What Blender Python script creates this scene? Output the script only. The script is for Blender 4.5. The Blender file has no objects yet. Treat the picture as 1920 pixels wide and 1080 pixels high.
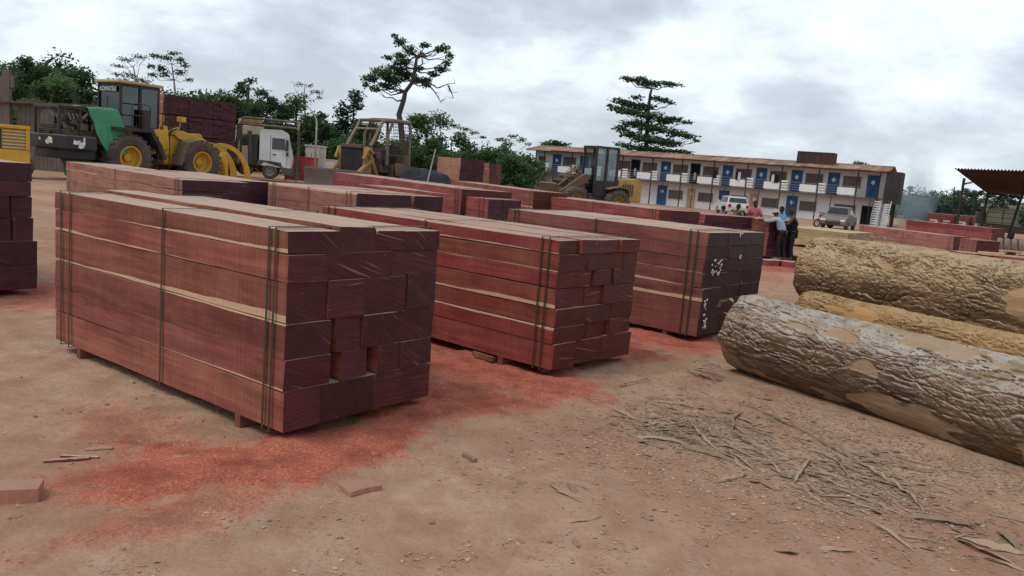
import bpy, math, random
import numpy as np
from mathutils import Vector, Matrix, noise as mn
random.seed(7)
RNG = np.random.default_rng(11)
rad = math.radians
sc = bpy.context.scene
COL = sc.collection
# ------------------------------------------------------------------ camera model
F = 1500.0; CH = 2.1; ROLL = rad(4.7); PITCH = rad(8.15)
def ray(px, py):
    x = (px-960)/F; y = -(py-540)/F
    c, s = math.cos(ROLL), math.sin(ROLL)
    xr = c*x-s*y; yr = s*x+c*y
    cp, sp = math.cos(PITCH), math.sin(PITCH)
    return Vector((xr, cp+sp*yr, -sp+cp*yr))
def P(px, py, z=0.0):
    r = ray(px, py); t = (z-CH)/r.z
    return Vector((0, 0, CH))+r*t
def PD(px, py, d):
    r = ray(px, py)
    return Vector((0, 0, CH))+r*(d/r.y)
cam = bpy.data.cameras.new("camera"); cam.sensor_width = 36; cam.lens = 36*F/1920
cam.clip_start = 0.05; cam.clip_end = 3000
cam_o = bpy.data.objects.new("camera", cam); COL.objects.link(cam_o)
_c, _s, _cp, _sp = math.cos(ROLL), math.sin(ROLL), math.cos(PITCH), math.sin(PITCH)
_r0 = Vector((1, 0, 0)); _u0 = Vector((0, _sp, _cp)); _f = Vector((0, _cp, -_sp))
_x = _r0*_c+_u0*_s; _y = -_r0*_s+_u0*_c; _z = -_f
cam_o.matrix_world = Matrix(((_x.x, _y.x, _z.x, 0), (_x.y, _y.y, _z.y, 0), (_x.z, _y.z, _z.z, CH), (0, 0, 0, 1)))
sc.camera = cam_o
sc.view_settings.view_transform = 'Standard'; sc.view_settings.look = 'None'
sc.view_settings.exposure = 0; sc.view_settings.gamma = 1
sc.render.engine = 'CYCLES'
sc.cycles.max_bounces = 6; sc.cycles.transparent_max_bounces = 16
sc.cycles.volume_bounces = 0
sc.cycles.use_denoising = True

# ------------------------------------------------------------------ node helper
class G:
    def __init__(self, name):
        self.m = bpy.data.materials.new(name); self.m.use_nodes = True
        self.t = self.m.node_tree; self.t.nodes.clear()
        self.out = self.t.nodes.new('ShaderNodeOutputMaterial')
    def n(self, typ, **kw):
        nd = self.t.nodes.new(typ)
        for k, v in kw.items(): setattr(nd, k, v)
        return nd
    def link(self, a, b): self.t.links.new(a, b)
    def put(self, sock, v):
        if isinstance(v, bpy.types.NodeSocket): self.link(v, sock)
        elif v is not None:
            if isinstance(v, (tuple, list)) and len(v) == 3 and sock.type == 'RGBA': v = (*v, 1)
            sock.default_value = v
    def coord(self, which='Object'): return self.n('ShaderNodeTexCoord').outputs[which]
    def mapping(self, vec, scale=(1, 1, 1), rot=(0, 0, 0), loc=(0, 0, 0)):
        m = self.n('ShaderNodeMapping'); self.put(m.inputs['Vector'], vec)
        m.inputs['Scale'].default_value = scale; m.inputs['Rotation'].default_value = rot
        self.put(m.inputs['Location'], loc); return m.outputs[0]
    def noise(self, vec, scale=5, detail=4, rough=.55, dist=0):
        n = self.n('ShaderNodeTexNoise'); self.put(n.inputs['Vector'], vec)
        n.inputs['Scale'].default_value = scale; n.inputs['Detail'].default_value = detail
        n.inputs['Roughness'].default_value = rough; n.inputs['Distortion'].default_value = dist
        return n.outputs[0]
    def voro(self, vec, scale=5, feature='F1', out=0):
        n = self.n('ShaderNodeTexVoronoi', feature=feature); self.put(n.inputs['Vector'], vec)
        n.inputs['Scale'].default_value = scale; return n.outputs[out]
    def ramp(self, f, stops, interp='LINEAR'):
        r = self.n('ShaderNodeValToRGB'); self.put(r.inputs[0], f); e = r.color_ramp.elements
        r.color_ramp.interpolation = interp
        while len(e) < len(stops): e.new(.5)
        for i, (p, c) in enumerate(stops):
            e[i].position = p
            if isinstance(c, (int, float)): c = (c, c, c)
            e[i].color = (*c, 1)
        return r.outputs[0]
    def mix(self, f, a, b, mode='MIX'):
        m = self.n('ShaderNodeMix', data_type='RGBA', blend_type=mode)
        self.put(m.inputs[0], f); self.put(m.inputs[6], a); self.put(m.inputs[7], b); return m.outputs[2]
    def math(self, op, a, b=None, c=None, clamp=False):
        m = self.n('ShaderNodeMath', operation=op, use_clamp=clamp); self.put(m.inputs[0], a)
        if b is not None: self.put(m.inputs[1], b)
        if c is not None: self.put(m.inputs[2], c)
        return m.outputs[0]
    def sep(self, v):
        s = self.n('ShaderNodeSeparateXYZ'); self.put(s.inputs[0], v); return s.outputs
    def bump(self, h, strength=.3, dist=.01, prev=None):
        b = self.n('ShaderNodeBump'); self.put(b.inputs['Height'], h)
        b.inputs['Strength'].default_value = strength; b.inputs['Distance'].default_value = dist
        if prev is not None: self.link(prev, b.inputs['Normal'])
        return b.outputs[0]
    def fin(self, color, rough=.8, normal=None, metal=0, spec=.3, **kw):
        b = self.n('ShaderNodeBsdfPrincipled'); self.put(b.inputs['Base Color'], color)
        self.put(b.inputs['Roughness'], rough); self.put(b.inputs['Metallic'], metal)
        b.inputs['Specular IOR Level'].default_value = spec
        if normal is not None: self.link(normal, b.inputs['Normal'])
        for k, v in kw.items(): self.put(b.inputs[k], v)
        self.link(b.outputs[0], self.out.inputs[0]); return self.m

MC = {}
def dirty(name, c, c2=None, rough=.6, amt=.5, scale=1.5, metal=0, bump=.15, spec=.3):
    """paint or metal with dust and grime in soft patches and fine specks"""
    if name in MC: return MC[name]
    g = G(name); o = g.coord()
    c2 = c2 or tuple(x*.35+y*.2 for x, y in zip(c, (.25, .17, .12)))
    big = g.ramp(g.noise(o, scale, 6, .65), [(.40, 0), (.66, 1)])
    fine = g.ramp(g.noise(o, scale*14, 4, .7), [(.42, 0), (.72, 1)])
    f = g.math('MULTIPLY', g.math('ADD', g.math('MULTIPLY', big, .7), g.math('MULTIPLY', fine, .5)), amt, clamp=True)
    nz = g.sep(g.n('ShaderNodeNewGeometry').outputs['Normal'])[2]
    dust = g.math('MULTIPLY', g.math('MAXIMUM', nz, 0), .45)
    col = g.mix(dust, g.mix(f, c, c2), (.28, .2, .15))
    nb = g.bump(g.noise(o, scale*10, 5, .6), bump, .01)
    MC[name] = g.fin(col, rough, nb, metal, spec); return MC[name]
def plain(name, c, rough=.7, **kw):
    if name in MC: return MC[name]
    MC[name] = G(name).fin(c, rough, **kw); return MC[name]

# ------------------------------------------------------------------ mesh builder
class MB:
    def __init__(s): s.v = []; s.f = []; s.m = []
    def add(s, vs, fs, m=0):
        k = len(s.v); s.v += [tuple(p) for p in vs]
        s.f += [tuple(i+k for i in f) for f in fs]; s.m += [m]*len(fs); return s
    def box(s, c, d, m=0, rot=None, taper=1.0):
        x, y, z = d[0]/2, d[1]/2, d[2]/2; t = taper
        vs = [Vector(p) for p in ((-x, -y, -z), (x, -y, -z), (x, y, -z), (-x, y, -z), (-x*t, -y*t, z), (x*t, -y*t, z), (x*t, y*t, z), (-x*t, y*t, z))]
        if rot:
            from mathutils import Euler
            R = Euler(rot).to_matrix(); vs = [R @ p for p in vs]
        c = Vector(c)
        return s.add([p+c for p in vs], [(0, 3, 2, 1), (4, 5, 6, 7), (0, 1, 5, 4), (1, 2, 6, 5), (2, 3, 7, 6), (3, 0, 4, 7)], m)
    def bx(s, x0, x1, y0, y1, z0, z1, m=0):
        return s.box(((x0+x1)/2, (y0+y1)/2, (z0+z1)/2), (x1-x0, y1-y0, z1-z0), m)
    def tube(s, pts, r, n=8, m=0, cap=True):
        pts = [Vector(p) for p in pts]; k = len(pts)
        rs = r if isinstance(r, (list, tuple)) else [r]*k
        vs = []; prev = None
        for i, p in enumerate(pts):
            d = (pts[min(i+1, k-1)]-pts[max(i-1, 0)])
            if d.length < 1e-9: d = Vector((0, 0, 1))
            d.normalize()
            a = prev if prev is not None else (Vector((0, 0, 1)) if abs(d.z) < .9 else Vector((1, 0, 0)))
            u = (a-d*a.dot(d))
            if u.length < 1e-6: u = d.orthogonal()
            u.normalize(); w = d.cross(u); prev = u
            for j in range(n):
                t = 2*math.pi*j/n; vs.append(p+(u*math.cos(t)+w*math.sin(t))*rs[i])
        fs = [(i*n+j, i*n+(j+1) % n, (i+1)*n+(j+1) % n, (i+1)*n+j) for i in range(k-1) for j in range(n)]
        if cap: fs += [tuple(range(n))[::-1], tuple((k-1)*n+j for j in range(n))]
        return s.add(vs, fs, m)
    def lathe(s, prof, c, axis='y', n=24, m=0):
        """prof: [(radius, offset along axis)]"""
        c = Vector(c); vs = []
        for r, h in prof:
            for j in range(n):
                t = 2*math.pi*j/n; a, b = r*math.cos(t), r*math.sin(t)
                vs.append(c+(Vector((a, h, b)) if axis == 'y' else Vector((h, a, b)) if axis == 'x' else Vector((a, b, h))))
        k = len(prof)
        fs = [(i*n+j, i*n+(j+1) % n, (i+1)*n+(j+1) % n, (i+1)*n+j) for i in range(k-1) for j in range(n)]
        return s.add(vs, fs, m)
    def prism(s, poly, y0, y1, m=0, axis='y'):
        n = len(poly)
        f = (lambda a, b, h: (a, h, b)) if axis == 'y' else (lambda a, b, h: (a, b, h)) if axis == 'z' else (lambda a, b, h: (h, a, b))
        vs = [f(a, b, y0) for a, b in poly]+[f(a, b, y1) for a, b in poly]
        fs = [tuple(range(n)), tuple(range(n, 2*n))[::-1]]+[((i+1) % n, i, i+n, (i+1) % n+n) for i in range(n)]
        return s.add(vs, fs, m)
    def grid(s, fn, nu, nv, m=0):
        vs = [fn(i/nu, j/nv) for i in range(nu+1) for j in range(nv+1)]
        fs = [(i*(nv+1)+j, (i+1)*(nv+1)+j, (i+1)*(nv+1)+j+1, i*(nv+1)+j+1) for i in range(nu) for j in range(nv)]
        return s.add(vs, fs, m)
    def build(s, name, mats, parent=None, bevel=0, smooth=False, solid=0):
        me = bpy.data.meshes.new(name); me.from_pydata(s.v, [], s.f)
        if not isinstance(mats, (list, tuple)): mats = [mats]
        for mt in mats: me.materials.append(mt)
        if len(mats) > 1: me.polygons.foreach_set('material_index', s.m)
        if smooth: me.polygons.foreach_set('use_smooth', [True]*len(me.polygons))
        me.validate(); me.update()
        if not (solid or smooth == 2):
            import bmesh
            b = bmesh.new(); b.from_mesh(me); bmesh.ops.recalc_face_normals(b, faces=b.faces); b.to_mesh(me); b.free()
        o = bpy.data.objects.new(name, me); COL.objects.link(o)
        if parent is not None: o.parent = parent
        if solid:
            md = o.modifiers.new('thickness', 'SOLIDIFY'); md.thickness = solid
        if bevel:
            md = o.modifiers.new('bevel', 'BEVEL'); md.width = bevel; md.segments = 2; md.limit_method = 'ANGLE'
        return o
def tag(o, label=None, cat=None, group=None, kind=None):
    if label: o['label'] = label
    if cat: o['category'] = cat
    if group: o['group'] = group
    if kind: o['kind'] = kind
    return o
def thing(name, label, cat, loc=(0, 0, 0), rz=0, scale=1, group=None):
    o = bpy.data.objects.new(name, None); COL.objects.link(o); o.empty_display_size = .2
    o.location = loc; o.rotation_euler = (0, 0, rz); o.scale = (scale,)*3
    return tag(o, label, cat, group)
def fbm(x, y, z=0, o=4, s=1.0):
    v = 0; a = 1; t = 0
    for _ in range(o):
        v += a*mn.noise(Vector((x*s, y*s, z+_*7.3))); t += a; a *= .5; s *= 2.1
    return v/t

# ------------------------------------------------------------------ world and sun
SUN_EL, SUN_AZ = rad(58), rad(212)     # azimuth from +X towards +Y
w = bpy.data.worlds.new("World"); sc.world = w; w.use_nodes = True
t = w.node_tree; t.nodes.clear()
class GW(G):
    def __init__(self): self.t = t; self.out = t.nodes.new('ShaderNodeOutputWorld')
gw = GW()
sky = gw.n('ShaderNodeTexSky'); sky.sky_type = 'NISHITA'; sky.sun_disc = False
sky.sun_elevation = SUN_EL; sky.sun_rotation = math.pi/2-SUN_AZ
bg1 = gw.n('ShaderNodeBackground'); gw.link(sky.outputs[0], bg1.inputs[0]); bg1.inputs[1].default_value = .10
d = gw.coord('Generated'); sx, sy, sz = gw.sep(d)
up = gw.math('ADD', gw.math('MAXIMUM', sz, 0), .34)
cv = gw.n('ShaderNodeCombineXYZ')
gw.link(gw.math('DIVIDE', sx, up), cv.inputs[0]); gw.link(gw.math('DIVIDE', sy, up), cv.inputs[1])
flat = gw.mapping(cv.outputs[0], (1.45, 1.45, 1), (0, 0, .35), (5.2, 2.7, 0))
n1 = gw.noise(flat, 1.0, 6, .50, .15)
n2 = gw.noise(gw.mapping(cv.outputs[0], (1.5, 1.5, 1), (0, 0, -.3), (9, 4, 2)), 4.2, 6, .6, .2)
nn = gw.math('ADD', gw.math('MULTIPLY', n1, .74), gw.math('MULTIPLY', n2, .26))
cl = gw.ramp(nn, [(.42, (.32, .355, .405)), (.48, (.42, .465, .525)), (.53, (.555, .61, .67)), (.575, (.71, .77, .83)), (.65, (.88, .93, .985))])
# brighter low in the sky, as thin cloud lets the light through
lowb = gw.ramp(sz, [(.0, 1), (.10, .95), (.34, .35), (.6, 0)])
cl = gw.mix(gw.math('MULTIPLY', lowb, .34), cl, (.80, .87, .94))
bg2 = gw.n('ShaderNodeBackground'); gw.link(cl, bg2.inputs[0]); bg2.inputs[1].default_value = 1.28
ms = gw.n('ShaderNodeMixShader'); ms.inputs[0].default_value = .93
gw.link(bg1.outputs[0], ms.inputs[1]); gw.link(bg2.outputs[0], ms.inputs[2]); gw.link(ms.outputs[0], gw.out.inputs[0])
sl = bpy.data.lights.new("sun", 'SUN'); sl.energy = 1.5; sl.angle = rad(22); sl.color = (1, .95, .88)
so = bpy.data.objects.new("sun", sl); COL.objects.link(so)
sd = Vector((math.cos(SUN_EL)*math.cos(SUN_AZ), math.cos(SUN_EL)*math.sin(SUN_AZ), math.sin(SUN_EL)))
so.rotation_euler = sd.to_track_quat('Z', 'Y').to_euler(); so.location = (0, 0, 60)

# ------------------------------------------------------------------ ground
AZU = rad(143.2)                       # long axis of the bundles
U = Vector((math.cos(AZU), math.sin(AZU), 0)); V = Vector((math.sin(AZU), -math.cos(AZU), 0))
def gz(x, y):
    r = math.hypot(x, y); f = max(0, 1-r/45)
    h = .034*fbm(x, y, 1.1, 3, .45)+.020*fbm(x, y, 5, 3, 1.9)
    # shallow wheel ruts running away to the left in front of the bundles
    q = (Vector((x, y, 0))-Vector((0, 3.2, 0))).dot(Vector((math.sin(rad(26)), -math.cos(rad(26)), 0)))
    for c in (-.15, .55): h -= .028*math.exp(-((q-c+.1*fbm(x, y, 3, 2, .8))/.16)**2)
    return h*f
SAW = []   # (centre, radius along V, radius along U, strength)
def saw(x, y):
    p = Vector((x, y, 0)); s = 0
    for c, rv, ru, k in SAW:
        dd = p-c; a = dd.dot(V)/rv; b = dd.dot(U)/ru; r = math.sqrt(a*a+b*b)
        if r < 1.9:
            r += .75*fbm(x, y, 2.2, 5, 1.5)+.35*mn.noise(Vector((x*7, y*7, 4)))
            s = max(s, k*min(1, max(0, (1.2-r)/.60)))
    return s
def gp(px, py):
    p = P(px, py); return Vector((p.x, p.y, 0))
for px, py, rv, ru, k in ((330, 880, .75, .62, .9), (600, 850, 1.1, .5, .95), (250, 800, .5, .6, .45), (820, 760, 1.0, .6, 1),
                          (930, 700, .95, 1.1, 1), (1130, 650, 1.0, .8, 1), (1250, 640, .8, .9, .9), (1050, 730, .7, .35, .8),
                          (40, 545, .9, .6, .8), (80, 565, 1.2, .7, .55), (1440, 500, 1.6, 1.6, .9), (1420, 520, 1.3, .8, .5), (1380, 560, 1.2, .7, .25), (900, 650, .9, 1.6, 1), (1180, 600, .9, 1.2, .95), (1000, 745, .8, .35, .7),
                          (420, 940, 1.0, .3, .55), (200, 900, .5, .45, .5)):
    SAW.append((gp(px, py), rv, ru, k))
def axis_steps(lo, hi, step, far, g=1.13):
    a = list(np.arange(lo, hi+1e-6, step)); s = step
    while a[-1] < far: s = min(s*g, 60); a.append(a[-1]+s)
    s = step
    while a[0] > -far: s = min(s*g, 60); a.insert(0, a[0]-s)
    return a
xs = axis_steps(-6.5, 7, .05, 1500); ys = [y for y in axis_steps(2.0, 14, .055, 1800) if y > -300]
gv = []; sa = []
for y in ys:
    for x in xs:
        near = abs(x) < 60 and -2 < y < 70
        if near:
            s_ = saw(x, y); z = gz(x, y)
            if s_ > .02 and y < 16: z += s_*(.014+.050*max(0, mn.noise(Vector((x*2.3, y*2.3, 8)))+.2)+.012*mn.noise(Vector((x*8, y*8, 3))))
            gv.append((x, y, z)); sa.append(s_)
        else: gv.append((x, y, 0)); sa.append(0)
nx = len(xs)
gf = [(j*nx+i, j*nx+i+1, (j+1)*nx+i+1, (j+1)*nx+i) for j in range(len(ys)-1) for i in range(nx-1)]
me = bpy.data.meshes.new("ground"); me.from_pydata(gv, [], gf)
at = me.attributes.new('sawdust', 'FLOAT', 'POINT'); at.data.foreach_set('value', sa)
me.polygons.foreach_set('use_smooth', [True]*len(gf))
g = G("red_dirt"); o = g.coord()
s_a = g.n('ShaderNodeAttribute', attribute_name='sawdust').outputs['Fac']
b1 = g.noise(o, .35, 5, .6); b2 = g.noise(o, 3.0, 6, .65); b3 = g.noise(o, 38, 4, .7); b4 = g.noise(o, 160, 3, .7)
dirt = g.ramp(b1, [(.36, (.36, .218, .138)), (.5, (.44, .282, .186)), (.66, (.52, .352, .24))])
dirt = g.mix(g.ramp(b2, [(.38, 0), (.62, .65)]), dirt, (.29, .155, .098))
# pale dusty tyre polish in streaks
st = g.noise(g.mapping(o, (3.2, .5, 1), (0, 0, rad(-64))), 1.6, 5, .6)
dirt = g.mix(g.ramp(st, [(.5, 0), (.72, .5)]), dirt, (.43, .315, .235))
dirt = g.mix(g.ramp(b3, [(.45, 0), (.75, .38)]), dirt, (.19, .11, .07))
dirt = g.mix(g.ramp(b4, [(.60, 0), (.74, .55)]), dirt, (.44, .32, .23))
sawc = g.ramp(g.noise(o, 60, 4, .75), [(.3, (.15, .025, .017)), (.45, (.37, .080, .050)), (.58, (.54, .165, .105)), (.72, (.66, .34, .24))])
sawc = g.mix(g.ramp(b2, [(.42, 0), (.66, .7)]), sawc, (.18, .035, .026))
sawf = g.math('ADD', s_a, g.math('MULTIPLY', g.math('SUBTRACT', b3, .5), 1.0), clamp=True)
sawf = g.math('MULTIPLY', sawf, g.ramp(s_a, [(.0, 0), (.16, 1)]))
sawf = g.math('MULTIPLY', g.ramp(sawf, [(.15, 0), (.8, 1)]), .86)
# the reddish stain that spreads over the dirt beyond the chips
gen = g.mix(g.math('MULTIPLY', g.ramp(g.noise(o, .22, 3, .5), [(.45, 0), (.62, 1)]), .34), dirt, (.29, .12, .085))
col = g.mix(sawf, gen, sawc)
h1 = g.bump(b3, .55, .012); h2 = g.bump(b4, .5, .004, h1)
h3 = g.bump(g.noise(o, 9, 5, .6), .5, .05, h2)
gm = g.fin(col, .95, h3, spec=.1)
me.materials.append(gm); go = bpy.data.objects.new("ground", me); COL.objects.link(go); tag(go, kind='structure')
# ------------------------------------------------------------------ timber
def timber_side(name, dark, light, sap=(.62, .42, .27), top=(.54, .40, .295)):
    g = G(name); o = g.coord(); gen = g.coord('Generated')
    oi = g.n('ShaderNodeObjectInfo'); rnd = oi.outputs['Random']
    offs = g.n('ShaderNodeCombineXYZ'); g.link(g.math('MULTIPLY', rnd, 37.), offs.inputs[1]); g.link(g.math('MULTIPLY', rnd, 11.), offs.inputs[2])
    gr = g.noise(g.mapping(o, (9, .55, 13), loc=offs.outputs[0]), 1.3, 6, .62, .6)
    wav = g.noise(g.mapping(o, (3, .7, 4.5), loc=offs.outputs[0]), 1.1, 4, .55, 1.2)
    sawm = g.noise(g.mapping(o, (1.5, 60, 1.5), rot=(.14, 0, 0)), 1.0, 3, .6)
    blot = g.noise(g.mapping(o, (1, 1, 1), loc=offs.outputs[0]), 1.7, 5, .6)
    c = g.ramp(gr, [(.30, dark), (.52, tuple((a+b)/2 for a, b in zip(dark, light))), (.72, light)])
    c = g.mix(g.ramp(wav, [(.46, 0), (.66, .55)]), c, tuple(x*.62 for x in dark))
    c = g.mix(g.math('MULTIPLY', g.ramp(blot, [(.42, 0), (.7, 1)]), .30), c, tuple(min(1, x*1.35+.03) for x in light))
    c = g.mix(g.math('MULTIPLY', g.ramp(sawm, [(.4, 0), (.65, 1)]), .32), c, tuple(x*.5 for x in dark), 'MIX')
    hv = g.n('ShaderNodeHueSaturation'); g.put(hv.inputs['Color'], c)
    g.link(g.math('MULTIPLY_ADD', rnd, .42, .80), hv.inputs['Value']); g.link(g.math('MULTIPLY_ADD', g.math('FRACT', g.math('MULTIPLY', rnd, 7.7)), .022, .489), hv.inputs['Hue'])
    c = hv.outputs[0]
    # sapwood: a pale wedge along the lower or upper edge (object colour: near width, far width, edge)
    csep = g.n('ShaderNodeSeparateColor'); g.link(oi.outputs['Color'], csep.inputs[0])
    gx, gy, gzz = g.sep(gen)
    zz = g.math('ABSOLUTE', g.math('SUBTRACT', csep.outputs[2], gzz))
    wd = g.math('ADD', csep.outputs[0], g.math('MULTIPLY', gy, g.math('SUBTRACT', csep.outputs[1], csep.outputs[0])))
    wd = g.math('ADD', wd, g.math('MULTIPLY', g.math('SUBTRACT', g.noise(g.mapping(o, (.3, 1.6, .3), loc=offs.outputs[0]), 1.0, 2, .5), .5), g.math('MINIMUM', g.math('MULTIPLY', wd, 1.6), .35)))
    sf = g.math('GREATER_THAN', wd, g.math('ADD', zz, .02))
    sapc = g.mix(g.ramp(g.noise(g.mapping(o, (4, 45, 4)), 1, 3, .6), [(.4, 0), (.7, .6)]), sap, tuple(x*.66 for x in sap))
    c = g.mix(g.math('MULTIPLY', sf, .92), c, sapc)
    # dust and weather on the upper faces
    nz = g.sep(g.n('ShaderNodeNewGeometry').outputs['Normal'])[2]
    tg = g.noise(g.mapping(o, (26, .7, 5), loc=offs.outputs[0]), 1.2, 6, .6)
    tc = g.mix(g.ramp(tg, [(.38, 0), (.66, 1)]), top, tuple(x*.62 for x in top))
    tc = g.mix(g.ramp(blot, [(.48, 0), (.68, .45)]), tc, tuple(a*.5+b*.5 for a, b in zip(top, light)))
    c = g.mix(g.ramp(nz, [(.8, 0), (.97, .94)]), c, tc)
    # splash dirt along the foot and darker ends
    b1 = g.bump(sawm, .6, .006); b2 = g.bump(gr, .5, .009, b1); b3 = g.bump(g.noise(o, 60, 3, .7), .4, .004, b2)
    return g.fin(c, .82, b3, spec=.22)
def timber_end(name, c0, c1, scratch=(.36, .19, .16)):
    g = G(name); o = g.coord(); oi = g.n('ShaderNodeObjectInfo'); rnd = oi.outputs['Random']
    offs = g.n('ShaderNodeCombineXYZ'); g.link(g.math('MULTIPLY', rnd, 23.), offs.inputs[0]); g.link(g.math('MULTIPLY', rnd, 9.), offs.inputs[2])
    ang = g.n('ShaderNodeCombineXYZ'); g.link(g.math('MULTIPLY_ADD', rnd, .9, -.75), ang.inputs[1])
    mp = g.n('ShaderNodeMapping'); g.link(o, mp.inputs[0]); g.link(ang.outputs[0], mp.inputs['Rotation']); g.link(offs.outputs[0], mp.inputs['Location']); mp.inputs['Scale'].default_value = (1, 1, 1)
    m = mp.outputs[0]
    sw = g.noise(g.mapping(m, (1.3, 2, 52)), 1.0, 5, .7, .5)
    bl = g.noise(m, 4, 4, .6)
    c = g.mix(g.ramp(sw, [(.35, 0), (.66, 1)]), c0, c1)
    c = g.mix(g.ramp(bl, [(.45, 0), (.7, .55)]), c, tuple(x*.55 for x in c0))
    ln = g.ramp(g.noise(g.mapping(m, (1.0, 2, 34), rot=(0, .35, 0)), 1.3, 2, .5), [(.655, 0), (.70, 1)])
    c = g.mix(g.math('MULTIPLY', ln, .6), c, scratch)
    c = g.mix(g.math('MULTIPLY', g.ramp(g.noise(g.mapping(m, (5, 5, 9)), 2.0, 3, .6), [(.70, 0), (.76, 1)]), .45), c, (.45, .33, .27))
    hv = g.n('ShaderNodeHueSaturation'); g.put(hv.inputs['Color'], c); g.link(g.math('MULTIPLY_ADD', rnd, .5, .78), hv.inputs['Value'])
    nz = g.sep(g.n('ShaderNodeNewGeometry').outputs['Normal'])[2]
    col = g.mix(g.ramp(nz, [(.5, 0), (.9, .6)]), hv.outputs[0], (.3, .2, .15))
    b1 = g.bump(sw, .9, .010); b2 = g.bump(bl, .5, .02, b1)
    return g.fin(col, .6, b2, spec=.35)
SIDE = dict(main=timber_side('red_timber', (.17, .047, .034), (.335, .115, .082)),
            red=timber_side('deep_red_timber', (.16, .030, .022), (.30, .080, .056), top=(.50, .35, .26)),
            brown=timber_side('brown_timber', (.14, .045, .032), (.26, .098, .068)),
            crimson=timber_side('crimson_timber', (.19, .046, .038), (.33, .105, .085), top=(.52, .34, .27)),
            pink=timber_side('pink_timber', (.24, .095, .072), (.42, .20, .15), top=(.50, .36, .28)),
            pale=timber_side('pale_timber', (.34, .16, .10), (.48, .27, .18)),
            yellow=timber_side('yellow_timber', (.40, .27, .14), (.58, .42, .24), top=(.60, .46, .28)))
END = dict(main=timber_end('waxed_timber_end', (.052, .0085, .012), (.108, .019, .022)),
           red=timber_end('red_timber_end', (.064, .010, .011), (.125, .024, .022)),
           black=timber_end('dark_timber_end', (.030, .012, .013), (.048, .020, .020), (.10, .06, .05)),
           purple=timber_end('purple_timber_end', (.042, .010, .016), (.075, .019, .027), (.16, .09, .09)),
           pale=timber_end('dull_timber_end', (.09, .035, .026), (.15, .06, .045)),
           yellow=timber_end('yellow_timber_end', (.30, .19, .10), (.42, .29, .16)))
STRAP = plain('green_strapping', (.040, .048, .016), .5, spec=.4)
RED_STRAP = plain('dusty_strapping', (.19, .09, .065), .6)
HERO = True
def beam(parent, x0, x1, z0, z1, y0, L, side, end, hero, sap, rnd):
    """one sawn timber; its own origin sits at its near lower corner. Long edges are a little uneven."""
    W, H = x1-x0, z1-z0; ny = 22 if hero else 1; mb = MB()
    def off(k, y): return (.007 if hero else 0)*mn.noise(Vector((rnd*50+k*9.1, y*1.3, 3)))+(.003 if hero else 0)*mn.noise(Vector((rnd*50+k*9.1, y*9, 3)))
    e = .0035 if hero else .003
    def corner(k, y):
        a = (e*.2, W-e*.2)[k in (1, 2)]; b = (e*.2, H-e*.2)[k in (2, 3)]
        return (a+off(k, y)*(1 if k in (0, 3) else -1), y, b+off(k+4, y))
    # octagonal section for worn arrises; now and then a waney corner
    wane = [0, 0, 0, 0]
    if hero and rnd > .55: wane[random.choice((2, 3, 3))] = random.uniform(.008, .03)
    vs = []; skew = random.uniform(-.022, .022) if hero else 0
    for i in range(ny+1):
        y = L*i/ny
        pts = []
        for k in range(4):
            cx, _, cz = corner(k, y)
            r = e+wane[k]*max(0, mn.noise(Vector((rnd*31, y*.9, k)))+.35)
            sx_ = 1 if k in (0, 3) else -1; sz_ = 1 if k in (0, 1) else -1
            p1 = (cx, cz+sz_*r); p2 = (cx+sx_*r, cz)
            pts += [p1, p2] if k in (0, 2) else [p2, p1]
        yy = y
        for (a, b) in pts:
            ex = skew*(a/W-.5)+.6*skew*(b/H)+random.uniform(-.004, .004) if i in (0, ny) else 0
            vs.append((a, yy+ex, b))
    fs = []; ms = []
    for i in range(ny):
        for j in range(8): fs.append((i*8+j, (i+1)*8+j, (i+1)*8+(j+1) % 8, i*8+(j+1) % 8)); ms.append(0)
    fs.append(tuple(range(8))); ms.append(1); fs.append(tuple(ny*8+j for j in range(8))[::-1]); ms.append(1)
    mb.v = vs; mb.f = fs; mb.m = ms
    o = mb.build('beam', [side, end], parent, smooth=False)
    o.location = (x0, y0, z0); o.color = (*sap, 1)
    return o
def strap(parent, W, H, y, mat, w=.019, y2=None):
    mb = MB(); e = .012; q = [(-e, -e), (W+e, -e), (W+e, H+e), (-e, H+e)]; t = .004
    qo = [(-e-t, -e-t), (W+e+t, -e-t), (W+e+t, H+e+t), (-e-t, H+e+t)]
    lean = random.uniform(-.012, .012)
    vs = []
    for yy in (y, y+w):
        vs += [(a, yy+lean*b, b) for a, b in q]+[(a, yy+lean*b, b) for a, b in qo]
    fs = []
    for k in range(4):
        k2 = (k+1) % 4
        fs += [(4+k, 4+k2, 12+k2, 12+k), (k, 8+k, 8+k2, k2), (k, k2, 4+k2, 4+k), (8+k, 12+k, 12+k2, 8+k2)]
    mb.add(vs, fs); return mb.build('strap', mat, parent)
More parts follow.
